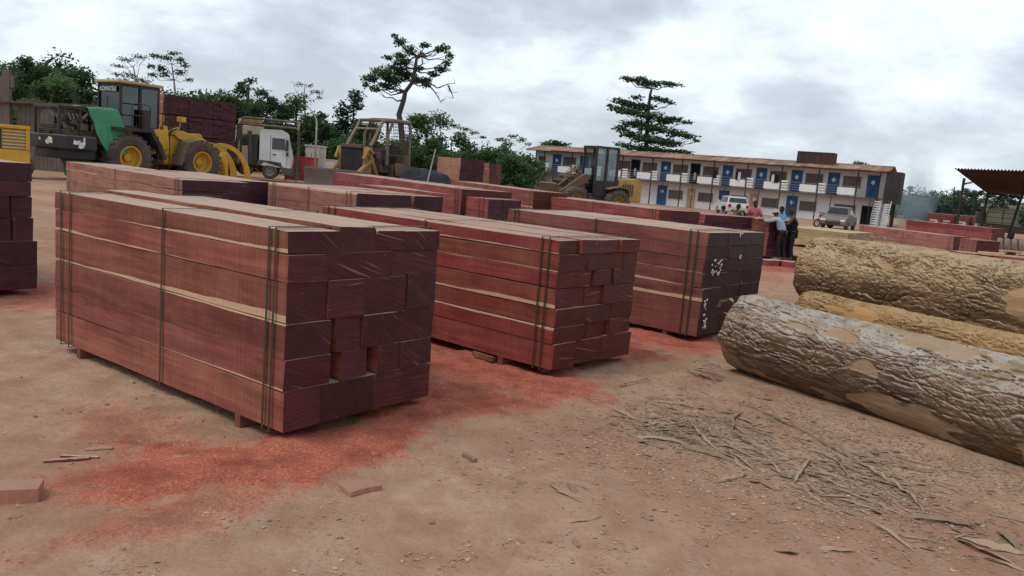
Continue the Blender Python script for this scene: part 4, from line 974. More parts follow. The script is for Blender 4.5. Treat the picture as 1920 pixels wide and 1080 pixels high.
mb.tube([(.15, -1.2, 2.22), (.15, -1.22, 3.25), (.25, -1.22, 3.3), (.9, -1.22, 3.3), (1.0, -1.22, 3.2), (1.0, -1.2, 2.22)], .024, 6); mb.tube([(.12, -1.22, 2.8), (1.03, -1.22, 2.8)], .02, 6)
mb.build('handrail', BLK, L1); MB().tube([(1.7, -1.0, 2.0), (1.75, -1.05, 3.7)], .022, 6).build('handrail', BLK, L1)
mb = MB(); mb.lathe([(0, -.42), (.18, -.42), (.2, 0), (.18, .42), (0, .42)], (.85, -1.1, 2.65), 'z', 16); mb.build('air_cleaner', BLK, L1)
mb = MB(); mb.lathe([(0, 0), (.05, 0), (.05, .9), (0, .9)], (-.45, -.3, 2.6), 'z', 10); mb.build('exhaust', GRM, L1)
# front frame and arms
mb = MB(); mb.prism([(2.15, .75), (4.2, .65), (4.4, 1.1), (3.7, 1.9), (3.2, 2.35), (2.6, 2.3), (2.25, 1.6)], -.50, .50); mb.build('front_frame', YEL, L1, .05)
for s in (-1, 1):
    mb = MB(); mb.prism([(2.55, 2.15), (2.95, 2.35), (4.3, 2.0), (5.35, 1.05), (5.25, .75), (4.95, .8), (4.1, 1.6), (2.8, 1.95)], s*.62-.07, s*.62+.07); mb.build('lift_arm', YEL, L1, .03)
    mb = MB(); mb.tube([(2.6, s*.40, 1.2), (3.6, s*.40, 1.45)], .11, 10); mb.tube([(3.6, s*.40, 1.45), (4.3, s*.40, 1.7)], .055, 8); mb.build('lift_cylinder', GRM, L1)
    mb = MB(); mb.prism([(2.75, 1.85), (3.35, 2.0), (3.45, 1.85), (2.85, 1.72), (2.45, .75), (2.35, .78)], s*1.12-.36, s*1.12+.36); mb.build('front_mudguard', dirty('dusty_mudguard', (.10, .08, .065), (.2, .15, .11), .9, .8), L1, .01)
mb = MB(); mb.prism([(3.0, 2.2), (3.3, 2.25), (4.3, 2.3), (4.55, 2.0), (4.4, 1.85), (4.1, 2.05), (3.2, 2.02)], -.16, .16); mb.tube([(2.3, 0, 2.15), (3.2, 0, 2.42)], .10, 10); mb.build('tilt_linkage', YEL, L1, .02)
for s in (-1, 1):
    mb = MB(); mb.tube([(2.75, s*.7, 2.3), (2.75, s*.85, 2.75)], .03, 6); mb.box((2.78, s*.85, 2.86), (.26, .36, .24)); hl = mb.build('headlight', YEL, L1, .03)
    MB().bx(2.912, 2.92, s*.85-.14, s*.85+.14, 2.77, 2.95).build('lens', plain('lamp_glass', (.7, .72, .7), .2), hl)
mb = MB()
for q in range(14): mb.tube([(2.2+rg.uniform(-.1, .2), rg.uniform(-.5, .5), 1.7+rg.uniform(-.2, .3)), (2.6+rg.uniform(-.3, .4), rg.uniform(-.7, .3), 2.3+rg.uniform(-.2, .2)), (3.0+rg.uniform(-.2, .5), rg.uniform(-.4, .4), 2.0)], .03, 6)
mb.build('hydraulic_hoses', BLK, L1)
gr = bpy.data.objects.new('log_grapple', None); COL.objects.link(gr); gr.parent = L1; gr.location = (5.25, 0, .85)
mb = MB(); mb.bx(-.12, .05, -1.0, 1.0, -.5, .65); mb.build('grapple_frame', YEL, gr, .03)
for s in (-1, -.33, .33, 1):
    mb = MB(); mb.prism([(0, -.55), (.1, -.75), (1.9, -.78), (1.9, -.70), (.3, -.58), (.1, -.3)], s*.85-.05, s*.85+.05); mb.build('fork_tine', YEL2, gr, .01)
for s in (-.55, .55):
    mb = MB(); arc_o = [(.0+1.15*math.sin(a)*1.5, -.65+1.75*math.cos(a)) for a in [i*.17 for i in range(-1, 10)]]; arc_i = [(.0+.98*math.sin(a)*1.45, -.65+1.55*math.cos(a)) for a in [i*.17 for i in range(-1, 10)]][::-1]
    mb.prism(arc_o+arc_i, s-.06, s+.06); mb.tube([(-.05, s, .1), (.25, s, 1.0)], .06, 8); mb.build('top_clamp', YEL, gr, .012)
# the tarp
def tarp(name, label, fn, mat, loc, rz, nu=40, nv=40, sc_=1):
    mb = MB().grid(fn, nu, nv); o = mb.build(name, mat, None, smooth=True, solid=.012); o.location = loc; o.rotation_euler = (0, 0, rz); o.scale = (sc_,)*3
    return tag(o, label, 'tarp')
GREEN = dirty('green_tarpaulin', (.035, .27, .13), (.02, .13, .07), .45, .5, 1.0, bump=.3, spec=.4)
def f1(u, v):
    x = -1.75+1.35*u; s = v*3.9; hw = 1.06
    if s < 1.7: y = 1.0-s*1.22; z = 2.96
    else: y = -hw-.03; z = 2.96-(s-1.7)*(.66+.26*math.sin(u*3.1))
    n = mn.noise(Vector((x*2.2, s*1.3, 1))); z += .07*n; y -= (.10*max(0, s-1.7)+.10*abs(mn.noise(Vector((x*5.5, s*.8, 4))))*min(1, max(0, s-1.6)))
    return (x+.2*max(0, s-1.7)+.08*mn.noise(Vector((s*2, u*2, 9))), y, z)
tarp('green_tarp', 'crumpled green tarp draped over the hood of the yellow wheel loader', f1, GREEN, L1.location, HL, sc_=k_)
def f2(u, v):
    x = -2.2+1.3*u; z = .95-.95*v; return (x+.1*mn.noise(Vector((u*3, v*3, 2))), .2-.45*v-.25*math.sin(u*9)*.4-.2*abs(mn.noise(Vector((u*4, v*2, 8)))), max(.03, z))
tarp('green_tarp', 'rumpled green tarp lying on the ground under the rear of the yellow wheel loader', f2, GREEN, L1.location, HL, sc_=k_)

# yellow grille housing at the left edge
q = PD(24, 292, 37)
gh = thing('machine_rear', 'rear of a yellow machine with slatted grille and round badge at the left edge', 'machine', (q.x, q.y, 0), rad(31), 1.0)
mb = MB(); mb.bx(-1.3, .68, 0, 1.8, .55, 1.3); mb.bx(-1.3, .70, -.06, 1.84, 2.26, 2.42); mb.bx(.52, .68, -.04, .12, 1.3, 2.26); mb.bx(-1.3, .5, .12, 1.8, 1.3, 2.26); mb.build('body', YEL, gh, .02)
mb = MB()
for i in range(6): mb.bx(-.42, .52, .02, .10, 1.36+i*.15, 1.42+i*.15)
mb.build('grille', CREAM, gh); mb = MB(); mb.bx(-1.0, -.44, .02, .10, 1.32, 2.2); mb.build('panel', BLK, gh)
mb = MB(); mb.lathe([(0, 0), (.2, 0), (.2, -.02), (.15, -.02), (.15, -.012), (0, -.012)], (-.7, .018, 1.85), 'y', 24); bd = mb.build('badge', WHITE_M, gh)
text('3', .2, bd, (-.7, -.006, 1.85), (math.pi/2, 0, 0), BLK)
for s in (-1.0, .3): wheel(gh, s, .3, .55, .55, .5, YEL, 18, side=-1)
# timber frame shed behind the loader engine at the left
q = PD(8, 240, 47)
WOODG = dirty('weathered_grey_boards', (.17, .14, .12), (.08, .065, .055), .9, .7, 2)
sh = thing('board_shed', 'weathered wooden shed with a tall corner post behind the loader engine at the left edge', 'shed', (q.x, q.y, 0), rad(4), 1.0)
mb = MB(); mb.bx(-.05, .35, -.1, .2, 0, 5.6); mb.bx(-.25, -.05, -.1, .1, 0, 5.2); mb.bx(.35, .55, -.05, .1, 4.6, 5.3); mb.build('post', WOODG, sh, .02)
mb = MB()
for i in range(18): mb.box((.7+i*.25, .25, 2.0+rg.uniform(-.05, .05)), (.23, .04, 3.9))
for i in range(10): mb.box((-.4-i*.25, .25, 2.0+rg.uniform(-.05, .05)), (.23, .04, 3.4))
mb.build('board_wall', WOODG, sh); mb = MB(); mb.prism([(-3, 3.6), (5.3, 3.95), (5.3, 4.05), (-3, 3.7)], -.3, 2.6); mb.build('roof', RUST, sh)

# ------------------------------------------------------------------ white truck cab
q = PD(505, 320, 62); TH = rad(14)
T1 = thing('log_truck', 'white cab truck facing right behind the grapple, with black tubular stakes around its cab', 'truck', (q.x, q.y-.2, .15), TH, 1.05)
mb = MB(); mb.prism([(-.62, .95), (1.62, .80), (1.70, 1.5), (1.58, 2.3), (1.32, 3.35), (.9, 3.55), (-.5, 3.5), (-.62, 3.2)], -1.2, 1.2)
cab = mb.build('cab', WHT, T1, .08)
mb = MB(); mb.prism([(.25, 2.15), (1.20, 2.15), (1.12, 2.95), (.25, 2.95)], -1.225, -1.205); mb.build('side_window', DGLASS, cab)
mb = MB(); mb.box((1.53, 0, 2.65), (.03, 2.0, .85), rot=(0, -.25, 0)); mb.build('windscreen', DGLASS, cab)
mb = MB(); mb.prism([(.13, 1.05), (.16, 1.05), (.16, 3.1), (.13, 3.1)], -1.208, -1.2); mb.prism([(1.3, 1.05), (1.33, 1.05), (1.23, 3.1), (1.20, 3.1)], -1.208, -1.2); mb.bx(.3, .55, -1.23, -1.2, 1.75, 1.81); mb.build('door_seam', BLK, cab)
mb = MB(); mb.bx(1.22, 1.38, -1.5, -1.24, 2.1, 2.85); mb.bx(1.25, 1.4, -1.42, -1.24, 1.75, 2.0); mb.tube([(1.3, -1.2, 2.9), (1.3, -1.4, 2.8)], .02); mb.build('mirror', BLK, T1, .03)
mb = MB(); mb.prism([(-.7, 1.35), (.9, 1.25), (1.0, .95), (1.72, .85), (1.72, .35), (1.0, .4), (.88, .95), (.55, 1.22), (-.25, 1.22), (-.6, .9), (-.75, .9)], -1.24, -1.0); mb.bx(1.55, 1.78, -1.2, 1.2, .35, .95); mb.build('bumper', dirty('grey_bumper', (.09, .095, .105), None, .6, .6), T1, .03)
mb = MB(); mb.bx(-7, 1.5, -.45, .45, .75, 1.0); mb.bx(-1.1, -.75, -1.1, 1.1, .9, 3.1); mb.build('chassis', BLK, T1, .02)
for x, r in ((.15, .56), (-3.6, .56), (-5.0, .56)):
    for s in (-1, 1): wheel(T1, x, s*1.02, .56, r, .34, dirty('steel_rim', (.3, .29, .28), (.14, .1, .08), .5, .6), 0, .52, side=s)
mb = MB(); zt_ = 3.75
for x, y in ((-2.1, -1.3), (2.05, -1.3), (-2.1, 1.3), (2.05, 1.3)): mb.tube([(x, y, .25 if x > 0 else .9), (x, y, zt_-.15)], .085, 8)
for s, zz in ((-1.3, zt_), (1.3, zt_+.55)):
    mb.tube([(-2.1, s, zz-.15), (-1.95, s, zz), (1.85, s, zz-.02), (2.05, s, zz-.2)], .085, 8)
for x in (-2.1, 2.0): mb.tube([(x, -1.3, zt_-.1), (x, 1.3, zt_+.4)], .07, 8)
mb.bx(1.95, 2.2, -1.42, -1.2, .1, .7)
mb.prism([(-2.6, .9), (-2.3, .9), (-1.75, 3.7), (-2.0, 3.7)], -1.35, -1.2); mb.tube([(-1.2, -1.1, 1.0), (-1.3, -1.15, 3.3)], .16, 8)
mb.build('tubular_guard', GRM, T1)
q = PD(463, 300, 66)
T2 = thing('tan_truck', 'tan and cream truck cab half hidden between the dark timber wall and the white truck', 'truck', (q.x, q.y, .15), rad(205), 1.1)
mb = MB(); mb.prism([(-1.0, .8), (1.0, .8), (1.1, 1.8), (.85, 3.6), (-1.0, 3.8)], -1.2, 1.2); c2 = mb.build('cab', CREAM, T2, .08)
mb = MB(); mb.bx(-.4, .6, 1.205, 1.225, 2.2, 3.0); mb.box((1.03, 0, 2.7), (.03, 1.9, .8), rot=(0, -.14, 0)); mb.bx(1.07, 1.14, -.8, .8, 1.2, 1.7); mb.build('window', DGLASS, c2)
mb = MB(); mb.bx(-.9, .6, -1.0, 1.0, 3.85, 4.15); mb.build('roof_rack', YEL2, T2, .03); mb = MB(); mb.bx(-5, 1, -.4, .4, .6, .9); mb.bx(.9, 1.25, -1.2, 1.2, .45, .9); mb.build('chassis', BLK, T2)
for s in (-1, 1): wheel(T2, .1, s*1.0, .5, .5, .32, GRY, 0, .5, side=s)

# red fence, pillars, white wall, lamp
q0 = PD(535, 300, 64); q1 = PD(597, 306, 64)
rf = thing('red_fence', 'red sheet metal fence between the white truck and the white pillar', 'fence', (q0.x, q0.y, 0), 0, 1)
RED = dirty('red_sheet_paint', (.40, .055, .045), (.2, .07, .06), .7, .5, 1)
w_ = q1.x-q0.x
for i in range(3):
    x = i*w_/3; mb = MB(); mb.bx(x+.03, x+w_/3-.03, 0, .05, .15, 1.95); mb.bx(x, x+w_/3, -.03, .08, 1.95, 2.03); mb.bx(x, x+.06, -.04, .09, 0, 2.1); mb.bx(x, x+w_/3, -.02, .0, 1.0, 1.06); mb.build('panel', RED, rf, .006)
mb = MB()
for i in range(7): mb.tube([(i*w_/6.5, .02, 2.03), (i*w_/6.5, .02, 2.35)], .03, 5)
mb.build('spikes', BLK, rf)
WW = dirty('stained_whitewash', (.58, .56, .52), (.26, .22, .19), .9, .7, .8)
for i, (px, h_, ww_, lab) in enumerate(((585, 2.9, 1.0, 'stained white masonry pillar behind the red fence'), (600, 2.9, .75, 'narrower white pillar at the right end of the red fence'))):
    q = PD(px, 310, 65.5+i); mb = MB(); mb.box((0, 0, h_/2), (ww_, .7, h_)); mb.box((0, 0, h_+.06), (ww_+.12, .82, .12)); o = mb.build('gate_pillar', WW, None, .02); o.location = (q.x, q.y, 0); tag(o, lab, 'pillar')
q = PD(622, 310, 70); mb = MB(); mb.box((0, 0, .95), (3.4, .2, 1.9)); mb.box((0, 0, 1.94), (3.5, .28, .08)); o = mb.build('white_wall', WW, None, .01); o.location = (q.x, q.y, 0); tag(o, 'low white wall between the red fence and the bulldozer', 'wall')
q = PD(592, 275, 63); lp = thing('street_lamp', 'thin pale street lamp with a curved arm standing behind the red fence', 'street lamp', (q.x, q.y, 0), 0, 1)
mb = MB(); mb.tube([(0, 0, 0), (0, 0, 4.6), (-.05, 0, 5.0), (-.35, 0, 5.5), (-.75, 0, 5.85)], [.09, .07, .06, .05, .045], 8); mb.build('pole', dirty('lamp_pole_paint', (.42, .42, .40), None, .6, .5), lp, smooth=True)
mb = MB(); mb.box((-.98, 0, 5.95), (.5, .18, .09), rot=(0, .5, 0)); mb.build('lamp_head', GRY, lp, .02)

# ------------------------------------------------------------------ bulldozer
q = PD(672, 320, 46); DH = rad(236); kd = 1.08
D = thing('bulldozer', 'old rusty bulldozer with a wide blade, dark radiator and a caged cab', 'bulldozer', (q.x+.9, q.y+.3, .12), DH, kd)
DO = BRN
mb = MB(); mb.bx(1.35, 1.7, -.80, .80, .95, 2.45); mb.build('radiator', dirty('black_radiator', (.022, .02, .019), (.07, .05, .04), .7, .7, 3), D, .03)
mb = MB()
for i in range(13): mb.bx(1.70, 1.725, -.74+i*.12, -.68+i*.12, 1.0, 2.35)
mb.build('grille', BLK, D)
mb = MB(); mb.bx(1.28, 1.76, -.98, -.81, .9, 2.55); mb.bx(1.28, 1.76, .81, .98, .9, 2.55); mb.build('radiator_side', dirty('ochre_paint', (.42, .24, .07), (.12, .08, .05), .7, .7, 2), D, .02); MB().bx(1.28, 1.80, -.80, .80, 2.46, 2.64).build('radiator_cap', RUST, D, .02)
mb = MB(); mb.bx(-.4, 1.28, -.62, .62, 1.3, 2.5); mb.bx(-.2, 1.2, -.72, -.62, 1.4, 2.0)
for q_ in range(22): mb.box((rg.uniform(-.3, 1.1), rg.choice((-1, 1))*rg.uniform(.62, .85), rg.uniform(1.2, 2.3)), (rg.uniform(.1, .4), .12, rg.uniform(.1, .4)), rot=(0, rg.uniform(-.4, .4), 0))
mb.build('engine', GRM, D, .02)
mb = MB(); mb.lathe([(0, 0), (.07, 0), (.07, .8), (0, .8)], (.7, .2, 2.5), 'z', 10); mb.build('exhaust', RUST, D)
for s in (-1, 1):
    tr = bpy.data.objects.new('track', None); COL.objects.link(tr); tr.parent = D
    mb = MB(); pth = []
    for i in range(44):
        t_ = i/44; per = 2*2.9+2*math.pi*.48; dd_ = t_*per
        if dd_ < 2.9: p = (-1.6+dd_, .98, 0)
        elif dd_ < 2.9+math.pi*.48: a = (dd_-2.9)/.48; p = (1.3+.48*math.sin(a), .5+.48*math.cos(a), a)
        elif dd_ < 5.8+math.pi*.48: p = (1.3-(dd_-2.9-math.pi*.48), .02, math.pi)
        else: a = math.pi+(dd_-5.8-math.pi*.48)/.48; p = (-1.6+.48*math.sin(a), .5+.48*math.cos(a), a)
        mb.box((p[0], s*.98, p[1]+.02), (.19, .52, .06), rot=(0, p[2], 0)); 
    mb.build('track_shoes', RUST, tr)
    mb = MB(); mb.bx(-1.4, 1.1, s*.98-.16, s*.98+.16, .28, .62)
    for x in (-1.6, 1.3): mb.lathe([(0, -.14), (.40, -.14), (.42, 0), (.40, .14), (0, .14)], (x, s*.98, .5), 'y', 20)
    for i in range(5): mb.lathe([(0, -.16), (.16, -.16), (.16, .16), (0, .16)], (-1.1+i*.52, s*.98, .22), 'y', 12)
    mb.build('track_frame', DO, tr)
    mb = MB(); mb.tube([(.9, s*.98, 1.15), (1.5, s*1.05, 2.15)], .11, 8); mb.tube([(1.3, s*1.02, 1.9), (2.55, s*1.0, .95)], .13, 8); mb.tube([(1.25, s*1.0, 2.25), (1.65, s*1.05, 2.45), (1.9, s*1.0, 1.9)], .1, 8); mb.build('blade_cylinder', dirty('ochre_paint', (.42, .24, .07)), D)
    mb = MB(); mb.prism([(.2, .35), (2.6, .25), (2.6, .55), (.2, .6)], s*1.35-.1, s*1.35+.1); mb.build('push_arm', DO, D, .02)
mb = MB(); n_ = 12
prof = [(2.75+.16*math.cos(a*2.6-1.3)*-1+.2, .02+1.22*a) for a in [i/n_ for i in range(n_+1)]]
mb.prism(prof+[(x-.09, z) for x, z in prof[::-1]], -2.3, 2.3); mb.bx(2.68, 2.86, -2.3, 2.3, 1.22, 1.32)
bl = mb.build('blade', dirty('scoured_blade_steel', (.14, .13, .105), (.06, .048, .04), .6, .6, 1), D)
mb = MB(); mb.bx(-1.6, -.4, -.85, .85, 1.0, 1.75); mb.bx(-1.7, -1.2, -.9, .9, 1.6, 2.3); mb.box((-.9, .95, 1.5), (.8, .06, .7), rot=(.2, 0, 0)); mb.build('platform', DO, D, .03)
mb = MB(); ztc = 4.05
for x, y, xt in ((-1.65, -.85, -1.6), (-1.65, .85, -1.6), (.05, -.85, -.35), (.05, .85, -.35)): mb.tube([(x, y, 1.7), (x, y, 3.3), (xt, y*.95, ztc)], .075, 8)
for y in (-.82, .82):
    mb.tube([(-1.6, y, ztc), (-.35, y, ztc), (.45, y, 3.95), (1.30, y*1.05, 2.6)], .085, 8)
mb.tube([(-1.6, -.82, ztc), (-1.6, .82, ztc)], .07); mb.tube([(-.35, -.82, ztc), (-.35, .82, ztc)], .07); mb.tube([(.45, -.82, 3.95), (.45, .82, 3.95)], .085); mb.tube([(.75, -.84, 3.5), (.75, .84, 3.5)], .06)
mb.build('guard_frame', dirty('sun_bleached_steel', (.24, .20, .165), (.10, .08, .065), .8, .7, 2), D)
mb = MB(); mb.bx(-1.6, -.3, -.78, .78, ztc+.03, ztc+.09); mb.box((.2, 0, 3.98), (.7, 1.5, .05)); mb.build('cab_roof', RUST, D)
mb = MB()
for i in range(12): mb.tube([(-1.62, -.8+i*.145, 1.8), (-1.62, -.8+i*.145, ztc)], .012, 4)
for i in range(13): mb.tube([(-1.62, -.82, 1.9+i*.17), (-1.62, .82, 1.9+i*.17)], .012, 4)
for s in (-.84, .84):
    for i in range(11): mb.tube([(-1.6+i*.13, s, 2.4), (-1.6+i*.13, s, ztc)], .011, 4)
    for i in range(10): mb.tube([(-1.6, s, 2.4+i*.17), (-.3, s, 2.4+i*.17)], .011, 4)
mb.build('wire_mesh', RUST, D)
mb = MB(); mb.bx(-1.3, -.8, -.3, .3, 1.75, 2.2); mb.bx(-1.4, -1.25, -.3, .3, 2.1, 2.8); mb.tube([(-.4, .3, 1.75), (-.5, .35, 2.7)], .03); mb.tube([(-.4, -.3, 1.75), (-.55, -.35, 2.6)], .03); mb.build('seat', BLK, D, .04)
# tarp-covered load and pole
def f3(u, v):
    a = (u-.5)*2; b = (v-.5)*2; rx, ry = 1.75, 1.3
    e = max(abs(a), abs(b)); h = 1.9*(1-max(0, (e-.62)/.38)**1.6)-.25*max(0, a)*1.2
    return (a*rx*(1+.05*mn.noise(Vector((b*4, a, 1)))), b*ry, max(.02, h)+.10*mn.noise(Vector((a*3, b*3, 2)))+.05*mn.noise(Vector((a*9, b*3, 6)))*(.4+e))
gT = G('dark_tarpaulin'); oT = gT.coord(); DARKT = gT.fin(gT.ramp(gT.noise(oT, 2.5, 5, .6), [(.4, (.014, .019, .024)), (.7, (.04, .047, .053))]), .6, gT.bump(gT.noise(oT, 4, 5, .6), .6, .08), spec=.25)
q = PD(798, 318, 44)
tarp('dark_tarp', 'dark blue-grey tarp covering a bulky load right of the bulldozer', f3, DARKT, (q.x, q.y, .0), rad(10), 48, 40)
q = PD(793, 338, 41); q2 = PD(817, 279, 41.6); mb = MB(); mb.tube([(0, 0, 0), tuple(q2-Vector((q.x, q.y, 0)))], [.05, .035], 8); o = mb.build('leaning_pole', dirty('bleached_pole', (.34, .32, .30)), None); o.location = (q.x, q.y, 0); tag(o, 'thin pale pole leaning against the dark tarp', 'pole')

# ------------------------------------------------------------------ small brown wheel loader before the building
q = PD(1120, 360, 50); BH = rad(207)
K = thing('wheel_loader', 'muddy brown wheel loader with a tall glass cab parked in front of the building', 'wheel loader', (q.x+.1, q.y, .0), BH, 1.13)
for x in (-.6, 2.1):
    for s in (-1, 1): wheel(K, x, s*.95, .72, .72, .5, YEL2, 20, side=s)
mb = MB(); mb.bx(-1.5, .9, -.45, .45, .6, 1.1); mb.bx(1.0, 2.7, -.4, .4, .6, 1.3); mb.build('frame', BRN, K, .03)
mb = MB(); mb.prism([(-2.3, .8), (-.75, .8), (-.75, 1.95), (-2.0, 2.1), (-2.3, 1.9)], -.75, .75); mb.build('hood', dirty('ochre_hood_paint', (.46, .29, .07), (.20, .14, .08), .6, .6, 2), K, .06)
mb = MB()
for i in range(5): mb.bx(-1.7+i*.15, -1.62+i*.15, .751, .765, 1.1, 1.75)
mb.build('hood_vents', BLK, K)
mb = MB(); z0, z1 = 1.1, 3.55
for x, y in ((-.6, -.68), (-.6, .68), (.75, -.62), (.75, .62), (.1, .68), (.1, -.68)): mb.box((x, y, (z0+z1)/2), (.12, .09, z1-z0))
mb.bx(-.6, .75, -.68, .68, z0-.1, z0); mb.bx(-.66, .81, -.72, .72, z1, z1+.12); mb.bx(-.58, .73, .64, .68, z0, z0+.75); mb.bx(-.58, .73, -.68, -.64, z0, z0+.75); mb.build('cab_frame', BLK, K, .015)
for x0, x1, y0, y1, a, b_ in ((.74, .76, -.56, .56, z0+.5, z1), (-.55, .05, .65, .66, z0+.75, z1), (.15, .7, .65, .66, z0+.75, z1), (-.6, -.59, -.6, .6, z0+.75, z1)): MB().bx(x0, x1, y0, y1, a, b_).build('window', CLEARG, K)
mb = MB(); mb.bx(-.3, -.15, -.25, .25, 1.5, 2.5); mb.bx(-.3, .2, -.25, .25, 1.4, 1.6); mb.tube([(.6, 0, 1.2), (.45, 0, 1.9)], .05); mb.build('seat', DARK, K, .04)
for s in (-1, 1):
    mb = MB(); mb.prism([(1.05, 2.0), (1.35, 2.15), (2.4, 1.4), (3.3, .8), (3.25, .45), (2.9, .55), (2.2, 1.1), (1.1, 1.75)], s*.5-.07, s*.5+.07); mb.build('lift_arm', BRN, K, .02)
    mb = MB(); mb.prism([(-1.2, 1.0), (-1.15, 1.5), (-.6, 1.62), (0, 1.5), (.1, 1.42), (-.6, 1.54), (-1.1, 1.44)], s*.95-.28, s*.95+.28); mb.build('fender', BRN, K)
mb = MB(); mb.prism([(1.1, 1.2), (1.9, 1.2), (1.7, 2.1), (1.2, 2.1)], -.35, .35)
for i in range(9): mb.tube([(.95, rg.uniform(-.3, .3), 1.5), (1.6+rg.uniform(-.3, .3), rg.uniform(-.4, .4), 2.4+rg.uniform(-.2, .3)), (2.4, rg.uniform(-.3, .3), 1.8)], .03, 6)
mb.tube([(1.4, 0, 1.9), (2.6, 0, 1.95)], .09, 8); mb.build('front_linkage', BRN, K, .02)
mb = MB(); mb.prism([(3.1, .25), (4.2, .15), (4.2, .25), (3.4, .45), (3.2, .9), (3.3, 1.5), (3.15, 1.55), (2.95, 1.0)], -.9, .9); mb.build('bucket', RUST, K, .02)
# ------------------------------------------------------------------ the long two-storey building
BA = Vector((PD(990, 350, 94).x, 94, 0)); BB = Vector((PD(1650, 380, 75).x, 75, 0))
dB = BB-BA; LB = dB.length; RB = math.atan2(dB.y, dB.x); ub = dB.normalized(); nb = Vector((ub.y, -ub.x, 0))   # nb: towards the camera
def bxf(px, py):
    """distance along the facade of what is seen at (px,py)"""
    r = ray(px, py); o_ = Vector((0, 0, CH)); t_ = (BA-o_).dot(nb)/r.dot(nb); p = o_+r*t_; return (p-BA).dot(ub), p.z
BU = thing('long_building', 'long two-storey workers block with blue doors, rusty sheet roof and an upper gallery', 'building', BA, RB, 1)
WALL = dirty('white_panel_wall', (.78, .79, .78), (.45, .42, .38), .85, .36, .5)
BLUE = dirty('blue_door_paint', (.016, .095, .27), (.03, .08, .18), .5, .5, 1); TANP = dirty('tan_door_paint', (.55, .33, .17), None, .6, .4, 1)
POST = plain('dark_gallery_steel', (.04, .036, .034), .7); CURT = dirty('window_curtain', (.20, .16, .13), (.10, .09, .08), .8, .8, 1.2)
zf, ze = 2.48, 5.0; DEP = 6.0
mb = MB(); mb.bx(0, LB, 1.2, DEP, 0, zf-.06); mb.build('wall', WALL, BU); mb = MB(); mb.bx(0, LB, 1.2, DEP, zf+.06, ze); mb.build('wall', WALL, BU)
mb = MB(); mb.bx(-.1, LB+.6, 0, 1.2-.002, zf-.08, zf+.06); mb.build('gallery_floor', dirty('gallery_floor_grey', (.11, .095, .085)), BU)
CORR = G('rusty_corrugated_roof'); oo = CORR.coord()
cc = CORR.ramp(CORR.noise(CORR.mapping(oo, (1.0, .25, 1)), 1.0, 6, .7), [(.36, (.17, .09, .06)), (.5, (.32, .19, .13)), (.64, (.44, .30, .23))])
cc = CORR.mix(CORR.math('MULTIPLY', CORR.ramp(CORR.math('SINE', CORR.math('MULTIPLY', CORR.sep(oo)[0], 7.3)), [(0, 0), (1, 1)]), .3), cc, (.12, .065, .045)); CORR.fin(cc, .85, CORR.bump(CORR.noise(oo, 6, 4, .6), .3, .02))
def corrugated(x0, x1, y0, z0, y1, z1, pitch=.22, amp=.03, wob=.03):
    mb = MB(); n = int((x1-x0)/(pitch/4))
    def fn(u, v):
        x = x0+(x1-x0)*u; s = amp*math.sin(2*math.pi*x/pitch)+wob*mn.noise(Vector((x*.6, v*2, 4)))
        return (x, y0+(y1-y0)*v, z0+(z1-z0)*v+s)
    return mb.grid(fn, n, 2)
corrugated(-.5, LB+.5, -.55, ze+.02, DEP*.55, ze+.66).build('roof', CORR.m, BU, solid=.02, smooth=True)
corrugated(-.5, LB+.5, DEP+.4, ze+.1, DEP*.55, ze+.66).build('roof', CORR.m, BU, solid=.02, smooth=True)
mb = MB(); mb.bx(-.4, LB+.4, -.45, -.38, ze-.14, ze-.03); mb.build('fascia', RUST, BU)
def lozenge(x, z, parent):
    mb = MB(); mb.add([(x-.21, 1.11, z), (x, 1.11, z-.25), (x+.21, 1.11, z), (x, 1.11, z+.25)], [(0, 1, 2, 3)]); mb.build('white_diamond', WHITE_M, parent, smooth=2)
def door(x, z, mat, h=2.02, w=.92, open_=False):
    mb = MB(); mb.bx(x-w/2, x+w/2, 1.13, 1.18, z, z+h); o = mb.build('door', DARK if open_ else mat, BU)  # an open door is a black sheet, the unlit room put into colour
    mb = MB(); mb.bx(x-w/2-.07, x-w/2, 1.12, 1.199, z, z+h+.07); mb.bx(x+w/2, x+w/2+.07, 1.12, 1.199, z, z+h+.07); mb.bx(x-w/2, x+w/2, 1.12, 1.199, z+h, z+h+.07); mb.build('frame', BLUE if open_ or mat is BLUE else WALL, o)
    if not open_: lozenge(x, z+1.42, o)
    else:
        mb = MB(); mb.bx(x-.1, x+.12, 1.11, 1.125, z+.35, z+1.15); mb.build('hanging_cloth', WHT, o)
def window(x0, x1, z0, z1):
    mb = MB(); mb.bx(x0, x1, 1.15, 1.19, z0, z1); o = mb.build('window', CURT, BU)
    mb = MB()
    for x in (x0, (x0+x1)/2, x1-.05): mb.bx(x, x+.05, 1.10, 1.149, z0, z1)
    mb.bx(x0-.04, x1+.04, 1.08, 1.149, z0-.06, z0-.001); mb.bx(x0-.04, x1+.04, 1.08, 1.149, z1+.001, z1+.05)
    n = int((x1-x0)/.14)
    for i in range(1, n): mb.bx(x0+i*(x1-x0)/n, x0+i*(x1-x0)/n+.02, 1.12, 1.145, z0, z1)
    mb.build('window_grille', dirty('grille_brown', (.22, .17, .14)), o)
ups = [(1035, 305, 0), (1087, 305, 0), (1135, 310, 1), (1183, 320, 1), (1240, 325, 0), (1296, 330, 1), (1357, 335, 0), (1420, 345, 0), (1487, 350, 0), (1557, 355, 0), (1631, 365, 0)]
for px, py, op in ups:
    x, _ = bxf(px, py); door(x, zf+.08, BLUE, open_=bool(op))
    if x+3.1 < LB: window(x+.85, x+2.45, zf+.95, zf+1.9)
x0, _ = bxf(1005, 300); window(x0-.3, x0+.6, zf+.95, zf+1.8)
